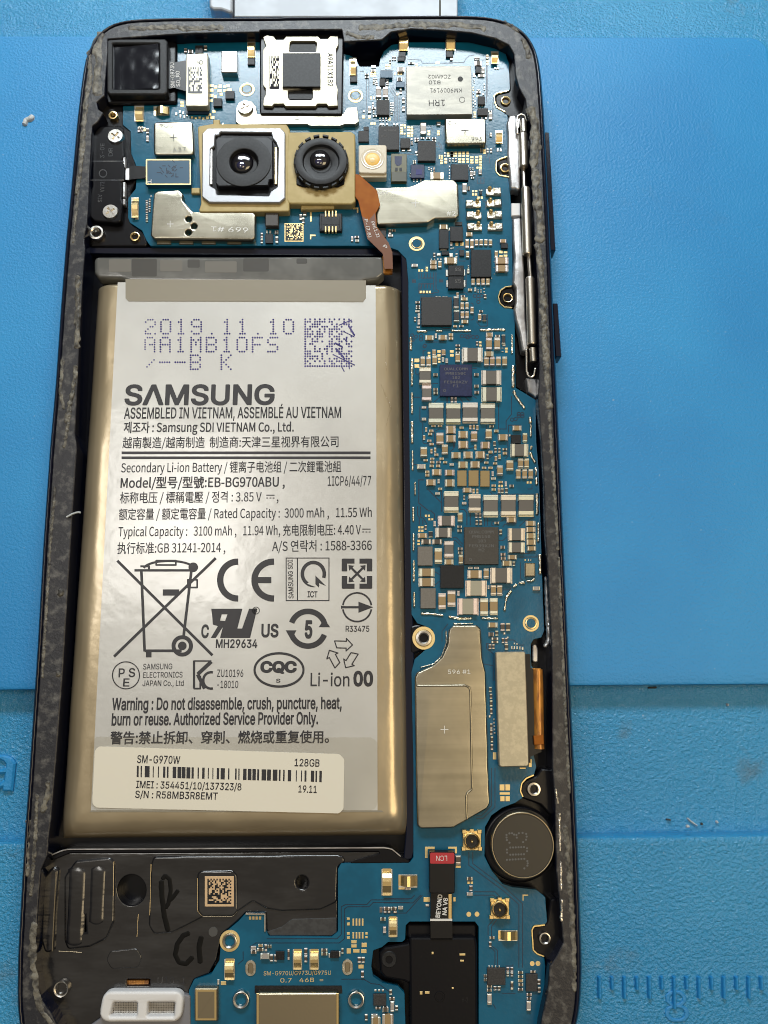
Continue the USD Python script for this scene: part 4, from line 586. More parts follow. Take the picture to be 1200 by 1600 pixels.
# earpiece / receiver
EP = part('receiver_speaker', prism([(406, 50), (408, 47), (534, 46), (537, 62), (535, 179), (406, 178)], 3, 5.9, .2, .3), m_black, PH, label='receiver module with silver face and black centre pad')
epf = [(411, 58), (417, 55), (428, 57), (431, 62), (443, 62), (447, 57), (497, 57), (501, 61), (512, 61), (516, 56.5), (528, 57), (529, 69), (525, 77), (525, 130), (528, 140), (527, 153), (528, 165), (513, 166), (510, 162), (496, 162), (493, 166), (446, 166), (443, 162), (428, 162), (425, 166), (411, 165), (412, 154), (415, 148), (415, 138), (411, 133), (411, 78), (416, 72)]
epm = part('face_plate', prism(epf, 5.8, 6.35, .06, .06, [[(453, 66), (456, 64), (492, 64), (495, 67), (494, 81), (452, 81)], [(450, 141), (488, 136), (489, 153), (486, 156), (453, 156), (450, 153)]]), m_stiff, EP)
part('centre_pad', box(441.5, 82.5, 500.5, 135.5, 6.2, 6.75, .06), m_blackm, EP)
part('window', box(454, 66, 493, 83, 5.8, 6.0), m_blackm, EP); part('window', box(451, 135, 488, 155, 5.8, 6.0), m_blackm, EP)
mark('A9A11X1B2', (512, 83), (512, 135), 8, 6.35, EP, m_print, 'print', bold=1); part('code_matrix', matrix2d(421, 87, 436, 139, 13, 5, 6.35, .5), m_print, EP)
BR = part('mounting_bracket', prism([(369, 168), (372, 161), (380, 157), (393, 158), (400, 166), (402, 178), (536, 178), (542, 168), (558, 167), (561, 190), (555, 194), (538, 194), (532, 196.5), (484, 196.5), (480, 194), (374, 195), (368, 190)], PCB + .1, 5.6, .08, .15), m_shield, PH, smooth=35)
cross(464, 187, 5, 5.6, BR, m_mark)
screw(383, 167, 13, 6.0, PH); screw(180, 212, 13.2, 6.1, PH, ang=1.0); screw(172, 330, 13.2, 6.1, PH, ang=.6)
# main camera
RC = part('rear_camera', prism([(309, 197), (331, 193), (448, 194), (453, 203), (452, 330), (310, 331), (314, 318)], 3.5, 6.2, .15, .3), m_camtan, PH, label='main rear camera in a bright metal frame')
part('metal_frame', prism([(324, 200), (438, 199.6), (445.5, 207), (445.5, 309), (437, 316.5), (327, 316), (315.5, 307), (316, 208)], 6.0, 6.7, .12, .2, [[(342, 211), (336, 211), (335, 228), (329, 232), (328, 290), (337, 295), (339, 304), (420, 306), (423, 299), (433, 292), (435, 232), (431, 222), (426, 216), (424, 207), (344, 206)]]), m_camframe, RC)
part('coil_gap', box(326, 204, 437, 308, 5.8, 6.25), m_black, RC)
part('lens_body', prism([(340, 214), (420, 214), (426, 219), (426.5, 280), (421, 281), (419, 290), (341, 291), (337, 286), (337, 219)], 6.2, 7.1, .12, 0, [circ(381, 253, 23, 40)]), m_lensbody, RC)
part('magnet', box(328, 233, 332, 288, 6.2, 6.5, .05), m_steel, RC); part('magnet', box(429, 230, 433, 288, 6.2, 6.45, .05), m_gold, RC)
k = 1 / S(381, 253, 7.1)
part('lens_ring', lathe(381, 253, 7.1, [(43 * k, 7.08), (43 * k, 7.2), (42 * k, 7.24), (24 * k, 7.24), (22.5 * k, 7.15), (21 * k, 6.5), (19 * k, 6.3), (.001, 6.3)], 56), m_blackm, RC, smooth=35)
part('lens', dome(378, 254, 18, 6.35, .55, 40), m_lensglass, RC, smooth=True); part('lens_core', dome(377, 258, 8, 6.62, .35, 24), m_lensblue, RC, smooth=True)
WC = part('wide_camera', prism([(449, 206), (549, 205), (555, 210), (555.5, 315), (549, 319), (452, 318), (447, 312)], 3.5, 6.25, .2, .4), m_camtan, PH, label='second rear camera with a round black barrel')
part('barrel_base', prism([(463, 270), (468, 232), (536, 230), (540, 262), (538, 287), (528, 292), (474, 292), (463, 288)], 6.0, 6.45, .1, .3), m_black, WC)
k = 1 / S(501, 252, 7)
part('barrel', lathe(501.5, 252, 7.2, [(43 * k, 6.2), (43 * k, 6.9), (40 * k, 7.3), (34 * k, 7.4), (29 * k, 7.3), (27 * k, 6.9), (18 * k, 6.8), (15 * k, 6.6), (.001, 6.6)], 56), m_blackm, WC, smooth=35)
for i in range(18):
    a = math.radians(i * 20); p_ = [(501.5 + r * math.cos(a + d), 252 + r * math.sin(a + d)) for r, d in ((42.6, -.11), (42.6, .11), (39.5, .11), (39.5, -.11))]
    part('barrel_segment', prism(p_, 6.7, 7.12, .05), m_blackm, WC)
part('lens', dome(500, 249, 16, 6.75, .6, 40), m_lensglass, WC, smooth=True); part('lens_core', dome(498.5, 252, 7, 7.1, .25, 24), m_lensblue, WC, smooth=True)
part('housing_rib', prism([(470, 317), (522, 316), (522, 326), (470, 327)], 4.9, 5.7, .1), m_camtan, WC); part('housing_tab', box(333, 186.5, 343, 196, 4.9, 5.9, .1), m_camtan, RC); part('housing_tab', box(299, 293, 312, 302, 4.9, 5.4, .1), m_camtan, RC)
# flash
FL_ = part('flash_led', box(561, 229, 604, 277, PCB, 6.0, .1, .2), M('led_body', (.62, .56, .42), .5), PH)
k = 1 / S(582, 248, 6.4)
part('led_lens', prism([(562, 226), (602, 226), (604, 229), (604, 268), (601, 271), (562, 270), (560.5, 267), (560.5, 228)], 5.9, 6.35, .1, .2), m_led, FL_)
part('lens_rings', lathe(582, 248, 6.35, [(19 * k, 6.34), (18 * k, 6.42), (16.5 * k, 6.42), (15.5 * k, 6.36), (14.5 * k, 6.42), (13 * k, 6.42), (12 * k, 6.36), (.001, 6.36)], 40), m_led, FL_, smooth=35)
part('phosphor', dome(582, 249, 11.5, 6.355, .16, 32), m_ledy, FL_, smooth=True); part('phosphor_core', dome(582, 250, 5, 6.46, .1, 20), M('phosphor_core', (.85, .62, .28), .25), FL_, smooth=True)
# blue board connector, its gold legs, the side sensor unit
bc = part('board_connector', box(228, 248.5, 298.5, 289, PCB, 5.8, .06, .12), m_pcbblue, PH, label='blue stiffened connector with dark smudges'); mark('1', (236.5, 287), (236.5, 280), 6, 5.8, bc, m_white)
part('rim_line', sheet_px(shapely.box(230, 250.5, 296.5, 287).buffer(2).difference(shapely.box(230, 250.5, 296.5, 287)), 5.8), m_pad, bc)
for i in range(26): part('pad_smudge', sheet_px(affinity.rotate(shapely.box(-2.5, -.8, 2.5, .8), RND.choice((0, 45, 90, 135))).buffer(.3) if False else affinity.translate(affinity.rotate(shapely.box(-2.6, -.7, 2.6, .7), RND.choice((0, 45, 90, 135))), 267 + RND.gauss(0, 9), 267 + RND.gauss(0, 6)), 5.8, .02 + .001 * i), m_trace, bc)
part('flex_cable', prism([(195, 262), (207, 259), (228, 260), (228, 278), (207, 280), (195, 282)], 5.2, 5.3), m_flex, PH, label='short dark flex beside the blue connector')
part('flex_contact', box(195, 263, 202, 281, 5.2, 5.36, .03), m_bracket, PH)
SU = part('side_unit', prism([(150, 203), (157, 197), (190, 196), (193, 202), (194, 245), (190, 252), (195, 256), (195, 280), (190, 284), (190, 310), (192, 318), (189, 346), (180, 348), (147, 345), (139, 337), (140, 305), (144, 290), (144, 215)], 3, 5.8, .2, .4), m_black, PH, label='black plastic unit held by two screws')
for y in (252, 281.5): part('seam', sheet_px(shapely.box(143, y - .7, 194, y + .7), 5.8), m_ledge, SU)
for t, a, b in [('DR', (176, 244), (176, 231)), ('3-0E', (163, 247), (163, 224)), ('VV72', (163, 300), (163, 284)), ('AIS', (153, 304), (153, 316))]: mark(t, a, b, 6.5, 5.8, SU, m_ledge, 'moulded_text')
part('round_detent', sheet_px(sg.Point(161, 271).buffer(6.5).difference(sg.Point(161, 271).buffer(5)), 5.8), m_ledge, SU)
for y0, y1 in [(245, 262), (284, 308), (310, 320)]: part('clip', box(191.5, y0, 196, y1, 4.9, 5.7, .1), m_bracket, SU)
# under the cameras
ic(414.5, 330, 435, 353, M('plug_brown', (.045, .038, .032), .5), .9, name='flex_plug', bev=.1)
gd = part('code_plate', box(444.5, 348.5, 474.3, 377.5, PCB - .01, PCB + .06, .02), m_pad, PH, label='gold plate with a dark code on the board'); part('code_matrix', matrix2d(446, 350, 473, 376, 14, 8, PCB + .06, .5), m_ick, gd)
bt = part('battery_connector', box(499, 333, 534.5, 361, PCB, 5.5, .1, .15), m_ick, PH, label='black connector with gold side pins')
for i in range(4):
    for y in (329, 353): part('pin', box(507.4 + i * 5.4, y, 510 + i * 5.4, y + 9.5, 5.1, 5.58, .05), m_pad, bt)
part('pin', box(499.5, 337, 503, 358, 5.3, 5.56, .05), m_blackm, bt); part('pin', box(530.5, 337, 534, 358, 5.3, 5.56, .05), m_blackm, bt); part('slot', box(504, 343.5, 530, 350, 5.45, 5.53), m_blackm, bt)
for x in (255, 290, 325, 365): part('shield_tab', box(x - 10, 377, x + 12, 381.5, PCB - .2, PCB + .25, .05), m_shield, PH)
# orange battery flex
FLX = [(555, 272), (561, 272.5), (589, 297.5), (594, 320), (587, 333), (589, 354), (607, 379), (613, 394), (614, 420), (601, 420), (598, 396), (574, 373), (566, 340), (560, 314), (555, 307)]
fl = part('battery_flex', prism(FLX, 6.32, 6.45, .03), m_kapton, PH, label='orange-brown battery ribbon folded over the board', smooth=False)
part('flex_step', prism([(566, 338), (576, 344), (586, 333), (588, 354), (607, 379), (613, 394), (614, 420), (601, 420), (598, 396), (574, 373)], 6.44, 6.48), M('kapton_dark', (.16, .055, .018), .3, coat=.3), fl)
mark('P-(7.8)', (569.5, 343), (575.5, 371), 5, 6.48, fl, m_white); mark('PH(1.2)', (579.5, 347), (589, 371), 5, 6.48, fl, m_white); mark('P', (598, 385), (602, 389), 5, 6.48, fl, m_white)
part('flex_cable', box(597, 400, 613, 427, 5.2, 5.75, .1), m_kapton2, PH, label='bright orange ribbon end beside the battery hood')

# ------------------------------------------------------------------ side key bracket with its rollers
BK = part('side_key_bracket', prism([(792, 190), (796, 180), (806, 178), (810, 190), (812, 205), (813, 262), (813, 300), (817, 380), (820, 430), (822, 500), (827, 545), (822, 550), (816, 548), (812, 520), (806, 500), (803, 483), (806, 470), (806, 450), (801, 440), (804, 400), (802, 378), (801, 340), (812, 339), (811, 300), (805, 294), (797, 295), (796, 270), (793, 240), (794, 215)], 4.0, 5.6, .3, .35), m_bracket, PH, label='scratched silver bracket along the side keys', smooth=40)
part('white_clip', box(799, 317, 813, 337, 4.2, 5.3, .1), m_grip, BK); part('spring_wire', tube(LP(smoothline([(811, 182), (810, 200)], 3), 5.7), .13, 6), m_steel, BK)
for x0, y0, x1, y1, x2 in [(812.5, 188, 823, 208, .5), (810, 209.5, 825, 262, 1), (814, 294, 831, 398.5, 2.5), (821, 434, 838, 539, 3), (826.6, 544, 838.6, 566, 1)]:
    w = x1 - x2 - x0; a = L(x0 + w / 2, y0, 6.0); b = L(x1 - w / 2, y1, 6.0); r = w / 2 / S(x0, y0, 6.2)
    part('roller_clip', tube([a, a + (b - a) * .02, b + (a - b) * .02, b], np.array((.85, 1, 1, .85)) * r, 20), m_tube, BK, smooth=35)
    part('roller_edge', tube([a + (r * .75, 0, -.35), b + (r * .75, 0, -.35)], r * .35, 8), m_frame, BK)
part('pivot_rod', tube(LP([(818, 258), (819.5, 300), (826, 398), (829, 440)], 5.6), .32, 10), m_steel, BK, smooth=True)
part('spring_wire', tube(LP(smoothline([(808.5, 210), (807.5, 190), (809, 182), (814, 178.5), (820, 181), (823, 190)], 2), 6.0), .17, 8), m_steel, BK, smooth=True)
part('spring_wire', tube(LP(smoothline([(822, 545), (823, 580), (825, 587), (830, 590), (834, 587), (836.5, 575)], 2), 6.0), .17, 8), m_steel, BK, smooth=True)
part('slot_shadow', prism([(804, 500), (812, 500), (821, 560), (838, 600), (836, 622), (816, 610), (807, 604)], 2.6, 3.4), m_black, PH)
part('mid_frame_boss', prism([(822, 590), (838, 592), (841, 626), (834, 618), (825, 612)], 3, 4.6, .2), m_bracket, PH)
part('bare_metal_edge', lump([(841, 640), (846, 690)], 6, 5.2, .4, 70, .3), m_bracket, PH); part('bare_metal_edge', lump([(854, 900), (857, 1000), (851, 1012)], 7, 5.2, .4, 71, .3), m_bracket, PH)

# ------------------------------------------------------------------ bottom modules
MT = part('vibration_motor', lathe(816.8, 1320.5, 6.4, [(50 / S(816, 1320, 6.4), 4), (50 / S(816, 1320, 6.4), 6.25), (48.7 / S(816, 1320, 6.4), 6.42), (46.5 / S(816, 1320, 6.4), 6.42), (46 / S(816, 1320, 6.4), 6.36), (.001, 6.36)], 72), M('motor_face', (.028, .024, .018), .42, bump=5e-6, bs=5000), PH, label='round dark vibration motor with dotted code', smooth=30)
part('motor_rim', lathe(816.8, 1320.5, 6.4, [(49.9 / S(816, 1320, 6.4), 6.15), (49.6 / S(816, 1320, 6.4), 6.40), (47.8 / S(816, 1320, 6.4), 6.46), (47 / S(816, 1320, 6.4), 6.40)], 72), m_usb, MT, smooth=True)
part('motor_pocket', prism(circ(813, 1320, 58, 60, 60), 2.6, 4.95, .4, 0, [circ(816, 1320, 51.5, 60)]), m_black, PH, smooth=30)
dots = [(718, 392), (718, 407), (720, 422), (735, 438), (735, 383), (750, 382), (762, 390), (776, 392), (778, 408), (790, 382), (812, 380), (833, 386), (836, 402), (832, 420), (815, 434)] + [(740 + 16 * i, 466 - .6 * i) for i in range(6)] + [(720, 478), (721, 496), (838, 470), (838, 487)] + [(740 + 16 * i, 508 - .6 * i) for i in range(6)] + [(720 + 17 * i, 538 - 1 * i) for i in range(7)] + [(840, 545), (842, 558), (840, 572), (822, 588)]
for x, y in dots: part('code_dot', sheet_px(sg.Point(600 + x / 3.75, 1200 + y / 3.75).buffer(1.7, quad_segs=2), 6.36, .015), m_mark, MT)
def coax(px, py):
    p = part('coax_connector', prism([(px - 14.5, py - 15.5), (px + 14.5, py - 15.5), (px + 14.5, py + 15.5), (px - 14.5, py + 15.5)], PCB, 5.25, .06, .05), m_gold, PH); k = 1 / S(px, py, 5.8)
    part('shell', lathe(px, py + 1, 5.8, [(13 * k, 5.2), (12.6 * k, 5.8), (11.6 * k, 5.84), (10.8 * k, 5.76), (10.4 * k, 5.3), (.001, 5.3)], 32), m_gold, p, smooth=35)
    part('socket', disc_ := solid(disc(px, py + 1, 10, 5.4), [(0, 5.2), (0, 5.36)]), m_ick, p); part('pin', lathe(px, py + 1, 5.5, [(2.2 * k, 5.3), (2.0 * k, 5.62), (.001, 5.68)], 12), m_gold, p, smooth=True)
    for dx, dy in ((-12, -14), (0, -15), (12, -14), (-13, 13), (13, 13)): part('leg', box(px + dx - 3.2, py + dy - 3, px + dx + 3.2, py + dy + 3, PCB, 5.4, .05), m_gold, p)
coax(737.5, 1313.5); coax(781, 1420.5)
for a in [(732.5, 1428.5), (745.3, 1428.3), (831.5, 1505.5), (840.5, 1505.3)]: part('gold_pad', solid(disc(*a, 3.6, PCB), [(0, PCB - .02), (0, PCB + .03)]), m_pad, PB)
LC = part('display_connector', box(670.8, 1331, 710.7, 1396, PCB, 6.2, .1, .22), m_flex, PH, label='black connector cap with a red printed end', smooth=False)
part('red_band', sheet(plan(rc(672, 1332.3, 709.8, 1349.5), 6.2, .15), 6.22), m_red, LC); mark('LCN', (698.5, 1337), (681.5, 1337), 7.5, 6.2, LC, m_white, dz=.035)
jf = part('jack_flex', merge([prism([(673, 1394), (706, 1394), (706.5, 1437), (672.5, 1437)], 5.5, 5.6), prism([(672.5, 1437), (706.5, 1437), (707, 1466), (673, 1466)], 5.0, 5.58)]), m_flex, PH)
part('gold_strip', sheet_px(shapely.box(701, 1397, 705.5, 1436), 5.6), m_gold, jf); part('white_line', sheet_px(shapely.box(672, 1435.5, 706.5, 1439), 5.6, .03), m_white, jf)
mark('BEYOND', (687, 1434), (691, 1398), 6.5, 5.6, jf, m_white, bold=2, dz=.04); mark('NA V8', (697.5, 1430), (699.5, 1403), 6.5, 5.6, jf, m_white, bold=2, dz=.04)
JK = part('headphone_jack', prism([(639, 1464), (744, 1464), (746, 1480), (747, 1692), (641, 1692), (640, 1560)], 3, 5.3, .3, .4), m_black, PH, label='black headphone jack housing at the bottom edge')
part('jack_arm', prism([(600, 1480), (636, 1474), (644, 1466), (644, 1540), (632, 1534), (602, 1529), (594, 1520), (592, 1490)], 3, 5.1, .3, .4), m_black, JK); part('jack_lip', prism([(636, 1444), (744, 1444), (744, 1466), (636, 1466)], 3, 4.4, .2, .3), m_black, JK)
part('arm_hole', lathe(608, 1499, 5.1, [(.95, 5.1), (.85, 5.2), (.45, 5.2), (.40, 4.8), (.001, 4.8)], 24), m_blackm, JK, smooth=35)
part('moulded_ring', lathe(687, 1557, 5.3, [(.62, 5.29), (.58, 5.36), (.42, 5.36), (.38, 5.2), (.001, 5.2)], 20), m_black, JK, smooth=35)
for a in [(673, 1458, 676, 1462), (674.5, 1487.5, 677.5, 1491), (718, 1490, 727, 1493), (719, 1500, 725, 1502.5), (706, 1542.5, 709, 1545.5), (656, 1549, 660, 1554), (664, 1549, 671, 1553)]: part('solder_dot', box(*a, 5.29, 5.36, .02), m_pad, JK)
part('moulded_text', text('H-2', (722, 1566), (731, 1566), 7, 5.3), m_blackm, JK)
# lower left carrier
AN = [(64, 1362), (78, 1344), (105, 1332), (600, 1330), (622, 1342), (640, 1348), (532, 1349), (528, 1358), (527, 1456), (518, 1463), (421, 1462), (415, 1450), (414, 1426), (384, 1426), (372, 1439), (346, 1461), (338, 1500), (326, 1522), (303, 1531), (295, 1548), (297, 1690), (120, 1690), (95, 1610), (84, 1585), (64, 1560), (58, 1530), (58, 1478)]
AC = part('antenna_carrier', prism(AN, 2.6, 4.55, .2, .3, [circ(205.5, 1391, 22, 36, 24), [(111, 1432), (132, 1431), (134, 1456), (112, 1457)], [(198, 1530), (234, 1530), (234, 1540), (198, 1540)], circ(472, 1379, 9, 20, 10)]), m_antenna, PH, label='glossy black plastic carrier below the battery', smooth=30)
for pts, z, b in [([(118, 1345), (172, 1340), (180, 1350), (178, 1440), (165, 1468), (140, 1480), (105, 1484), (100, 1470), (100, 1370)], 4.85, .3), ([(240, 1338), (528, 1336), (560, 1346), (528, 1352), (526, 1410), (500, 1422), (440, 1424), (416, 1420), (395, 1408), (370, 1425), (320, 1432), (268, 1458), (240, 1460), (232, 1446), (236, 1350)], 4.8, .25), ([(308, 1364), (316, 1360), (364, 1360), (371, 1368), (371, 1424), (364, 1432), (316, 1432), (309, 1424)], 4.95, .25), ([(172, 1486), (214, 1482), (222, 1496), (216, 1512), (174, 1514), (166, 1500)], 4.66, .12), ([(66, 1372), (84, 1352), (92, 1360), (86, 1430), (84, 1486), (70, 1490), (64, 1470)], 5.0, .3), ([(64, 1500), (98, 1486), (128, 1490), (132, 1512), (86, 1524), (70, 1520)], 4.4, .4)]:
    hol = [circ(205.5, 1391, 22, 36, 24)] if False else ()
    pz = plan(pts, z, .5)
    for h_ in (circ(205.5, 1391, 22.5, 36, 24.5), [(110, 1431), (133, 1430), (135, 1457), (111, 1458)], circ(472, 1379, 9.5, 20, 10.5)): pz = pz.difference(sg.Polygon(LP(h_, z)[:, :2]))
    part('raised_pad', solid(pz, [(0, 4.4), (0, z - b * .6), (b * .4, z - b * .15), (b, z)]), m_antenna, AC, smooth=40)
part('matte_recess', prism([(417, 1456), (440, 1448), (456, 1436), (526, 1434), (526, 1457), (518, 1462), (422, 1462)], 4.4, 4.6, .05), M('matte_grey', (.045, .047, .05), .6, col2=(.03, .031, .034), vs=1500), AC)
part('round_dimple', lathe(333, 1456, 4.6, [(.58, 4.54), (.55, 4.62), (.001, 4.62)], 20), M('dimple_grey', (.07, .07, .07), .5), AC)
gp = part('code_plate', box(320, 1369, 365.5, 1416.5, 4.9, 5.0, .02), M('plate_copper', (.70, .50, .30), .5, .3), AC, label='gold square with a dark code'); part('code_matrix', matrix2d(324, 1373, 361.5, 1412.5, 16, 21, 5.0, .5), m_ick, AC)
def pen(pts, w, z): part('pen_stroke', lump(pts, w * 1.2, z, .05, 1, .12), m_marker, AC)
pen([(252, 1375), (253, 1400), (257, 1432), (263, 1456)], 7.5, 4.8); pen([(253, 1375), (258, 1368), (265, 1374), (267, 1392), (263, 1412), (258, 1420)], 6, 4.8); pen([(262, 1410), (272, 1400), (279, 1390)], 6, 4.8)
pen([(297, 1457), (286, 1462), (277, 1475), (274, 1492), (280, 1504), (291, 1506), (302, 1494)], 7, 4.55); pen([(315, 1462), (311, 1480), (313, 1506)], 7.5, 4.55)
part('moulded_text', text('U10-1', (246, 1537), (290, 1537), 10, 4.55), m_ledge, AC); part('moulded_ridge', lump([(122, 1352), (120, 1400), (116, 1480)], 30, 4.72, .28, 3, .05), m_antenna, AC, smooth=True); part('moulded_ridge', lump([(154, 1352), (152, 1400), (150, 1446)], 26, 4.78, .2, 4, .05), m_antenna, AC, smooth=True)
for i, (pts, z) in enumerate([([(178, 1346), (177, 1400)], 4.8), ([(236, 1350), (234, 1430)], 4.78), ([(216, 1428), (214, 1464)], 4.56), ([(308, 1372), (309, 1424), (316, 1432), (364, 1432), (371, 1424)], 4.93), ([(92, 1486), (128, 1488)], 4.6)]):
    part('edge_glint', tube(LP(smoothline(pts, 4), z), .035, 5), m_usb, AC)  # bright metal tubes stand in for the glints along the pad edges
part('slot_metal', box(200, 1532, 232, 1539, 3.4, 4.0), m_kapton2, AC)
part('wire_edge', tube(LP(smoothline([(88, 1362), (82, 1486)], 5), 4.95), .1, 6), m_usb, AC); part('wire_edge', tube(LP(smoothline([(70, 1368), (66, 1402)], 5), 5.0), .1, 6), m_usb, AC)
gw = [[(177, 1567), (214, 1567), (213, 1588), (171, 1588)], [(231, 1567), (273, 1567), (271, 1588), (229, 1588)]]
GK = part('speaker_gasket', prism([(165, 1549), (283, 1549), (288, 1555), (283, 1593), (278, 1598), (157, 1598), (153, 1592), (160, 1555)], 4.7, 5.9, .3, 1.1, gw), m_grip, PH, label='whitish rubber loop round two mesh windows', smooth=40)
part('gasket_wing', prism([(162, 1560), (285, 1553), (297, 1556), (298, 1692), (118, 1692), (136, 1606), (156, 1592)], 4.4, 5.2, .15, .3, gw), M('gasket_grey', (.20, .20, .22), .35), GK)
for x0, x1 in ((172, 216), (229, 274)):
    q = part('mesh_window', box(x0 - 4, 1564, x1, 1591, 4.6, 4.9), m_mesh, GK)
    ms = [shapely.box(x0 - 4, 1564 + i * 2.6, x1, 1564 + i * 2.6 + 1.1) for i in range(11)] + [shapely.box(x0 - 4 + i * 2.6, 1564, x0 - 4 + i * 2.6 + 1.1, 1592) for i in range(18)]
    part('wire_mesh', sheet_px(so.unary_union(ms), 5.2, .06), m_steel, q, kind='stuff') if False else part('wire_mesh', sheet_px(so.unary_union(ms), 4.9, .06), m_steel, GK, kind='stuff')
mic = part('microphone_can', box(304, 1544.5, 340, 1596, PCB, 5.9, .12, .1), m_usb, PH); part('lid_line', sheet_px(shapely.box(306, 1546, 338, 1594).difference(shapely.box(309, 1549.5, 335, 1591)), 5.9), m_gold, mic)
US = part('usb_connector', prism([(401, 1551), (528, 1551), (530, 1556), (531, 1692), (400, 1692), (400, 1556)], 3.5, 6.0, .25, .3), m_usb, PH, label='metal shelled charging socket at the bottom edge', smooth=35)
part('shell_edge', box(400.5, 1552, 405, 1690, 5.9, 6.08, .05), m_gold, US); part('shell_edge', box(525, 1552, 529.5, 1690, 5.9, 6.08, .05), m_gold, US); part('solder_gap', prism([(398, 1540), (534, 1540), (535, 1552), (398, 1552)], PCB, PCB + .05), m_ick, US)
for x, y in ((391.7, 1512.5), (543, 1511)): 
    part('plated_slot', solid(plan([(x - 8.5, y - 13), (x + 8.5, y - 13), (x + 8.5, y + 13), (x - 8.5, y + 13)], PCB, .65).difference(plan([(x - 3.5, y - 8), (x + 3.5, y - 8), (x + 3.5, y + 8), (x - 3.5, y + 8)], PCB, .25)), [(0, PCB), (.05, PCB + .1)]), m_solder, PB); part('slot_fill', box(x - 3.5, y - 8, x + 3.5, y + 8, PCB, PCB + .05), m_usb, PB)
mark('SM-G970U/G973U/G975U', (412, 1524), (517, 1523), 6, PCB, PB, m_pad, 'board_print'); mark('0.7   46B  =', (438, 1535), (505, 1534), 6, PCB, PB, m_pad, 'board_print')
for i in range(4): part('edge_contact', box(389 + i * 5.2, 1432, 392.4 + i * 5.2, 1437, PCB, PCB + .06), m_gold, PB)
part('bracket_edge', tube(LP(smoothline([(384, 1428), (414, 1428), (414, 1455)], 3), PCB + .02), .16, 6), m_steel, PB)

# ------------------------------------------------------------------ battery
BT = 6.4
cor = LP([(149, 444), (627, 446), (641, 1309), (90, 1314)], 5.2)[:, :2]
U, W = 70, 110
def pillow(u, v):
    p = (1 - v) * ((1 - u) * cor[0] + u * cor[1]) + v * ((1 - u) * cor[3] + u * cor[2])
    du, dv = u * 41.5, (1 - u) * 41.5; dt, db = v * 74., (1 - v) * 74.
    def fall(d, w): t = min(1, max(0, d / w)); return math.sqrt(1 - (1 - t) ** 2.2)
    h = fall(du, 2.9) * fall(dv, 2.6) * fall(dt, .9) * fall(db, 3.4)
    edge = 1 - min(1, max(0, min(du, dv, db) - .6) / 3.0)
    nz = (meshkit.fbm(np.array((p[0] * .55, p[1] * .12 if min(du, dv) < db else p[1] * .5, 3.)), 3, 2) - .5) * .5 * edge * (h ** .5)
    return np.array((p[0], p[1], 3.2 + (BT - 3.2) * h + nz))
us = np.concatenate([np.linspace(0, .1, 14, endpoint=False), np.linspace(.1, .9, 24, endpoint=False), np.linspace(.9, 1, 15)]); vs_ = np.concatenate([np.linspace(0, .03, 8, endpoint=False), np.linspace(.03, .94, 90, endpoint=False), np.linspace(.94, 1, 14)])
V = np.array([pillow(u, v) for v in vs_ for u in us]); nu = len(us); a = (np.arange(len(vs_) - 1)[:, None] * nu + np.arange(nu - 1)[None]).ravel()
BA = part('battery', (V, np.vstack([np.column_stack([a, a + nu, a + 1]), np.column_stack([a + 1, a + nu, a + nu + 1])])), m_pouch, PH, label='flat foil pouch battery with printed silver label', smooth=True)
ZL = BT + .05
def patch(pts, z, n=30):
    q = LP(pts, z); return q
part('label', solid(plan([(184, 441), (587, 446), (590, 1266), (142, 1266)], ZL - .02), [(0, BT - .3), (0, ZL - .02)]), m_label, BA)
part('fold_edge', solid(plan([(142, 1266), (596, 1266), (600, 1269), (140, 1269)], ZL - .03), [(0, BT - .3), (0, ZL - .01)]), m_tape, BA)
def ln(s, p0, p1, cap, bold=0, kind='inter', size=90): part('printed_line', text(s, p0, p1, cap, ZL, kind, bold + 1, dz=0, size=size), m_ink, BA)
ln('SΛMSUNG', (194, 632), (429, 631.5), 31.5, 4, size=140)
ln('ASSEMBLED IN VIETNAM, ASSEMBLÉ AU VIETNAM', (193.5, 654), (533, 652.5), 17.5, 1)
ln('제조자 : Samsung SDI VIETNAM Co., Ltd.', (193, 675), (459, 674), 14.5, 1, 'cjk')
ln('越南製造/越南制造  制造商:天津三星视界有限公司', (191, 699), (529, 697), 14.5, 0, 'cjk')
for y in (707.5, 715.2): part('rule_line', sheet_px(shapely.box(190, y - 2.1, 579, y + 2.1), ZL, 0), m_ink, BA)
ln('Secondary Li-ion Battery / 锂离子电池组 / 二次鋰電池組', (189, 738), (533, 736), 14.5, 0, 'cjk')
ln('Model/型号/型號:EB-BG970ABU ,', (188, 762), (445, 760), 15, 1, 'cjk'); ln('1ICP6/44/77', (512, 759), (580, 758), 15)
ln('标称电压 / 標稱電壓 / 정격 : 3.85 V       ,', (187, 785), (435, 783), 14.5, 0, 'cjk')
ln('额定容量 / 額定電容量 / Rated Capacity :  3000 mAh ,   11.55 Wh', (185.5, 811), (581, 807.5), 14.5, 0, 'cjk')
ln('Typical Capacity :   3100 mAh ,   11.94 Wh, 充电限制电压: 4.40 V', (184.5, 838), (564, 834.8), 14.5, 0, 'cjk')
ln('执行标准:GB 31241-2014 ,', (183, 864), (352, 862.5), 14.5, 0, 'cjk'); ln('A/S 연락처 : 1588-3366', (425, 861), (581, 859), 14.5, 0, 'cjk')
for x, y in ((416, 773), (566, 826)):
    part('direct_current_sign', sheet_px(so.unary_union([shapely.box(x, y, x + 13, y + 1.6)] + [shapely.box(x + i * 5, y + 4.4, x + i * 5 + 3, y + 6) for i in range(3)]), ZL, 0), m_ink, BA)
ln('MH29634', (337, 1012), (402, 1012), 12.5, 2); ln('R33475', (540, 987), (577, 987), 9, 1); ln('C', (314, 996), (326, 996), 19, 3); ln('US', (408, 995), (435, 995), 19, 3); ln('R', (397, 956.5), (402, 956.5), 6)
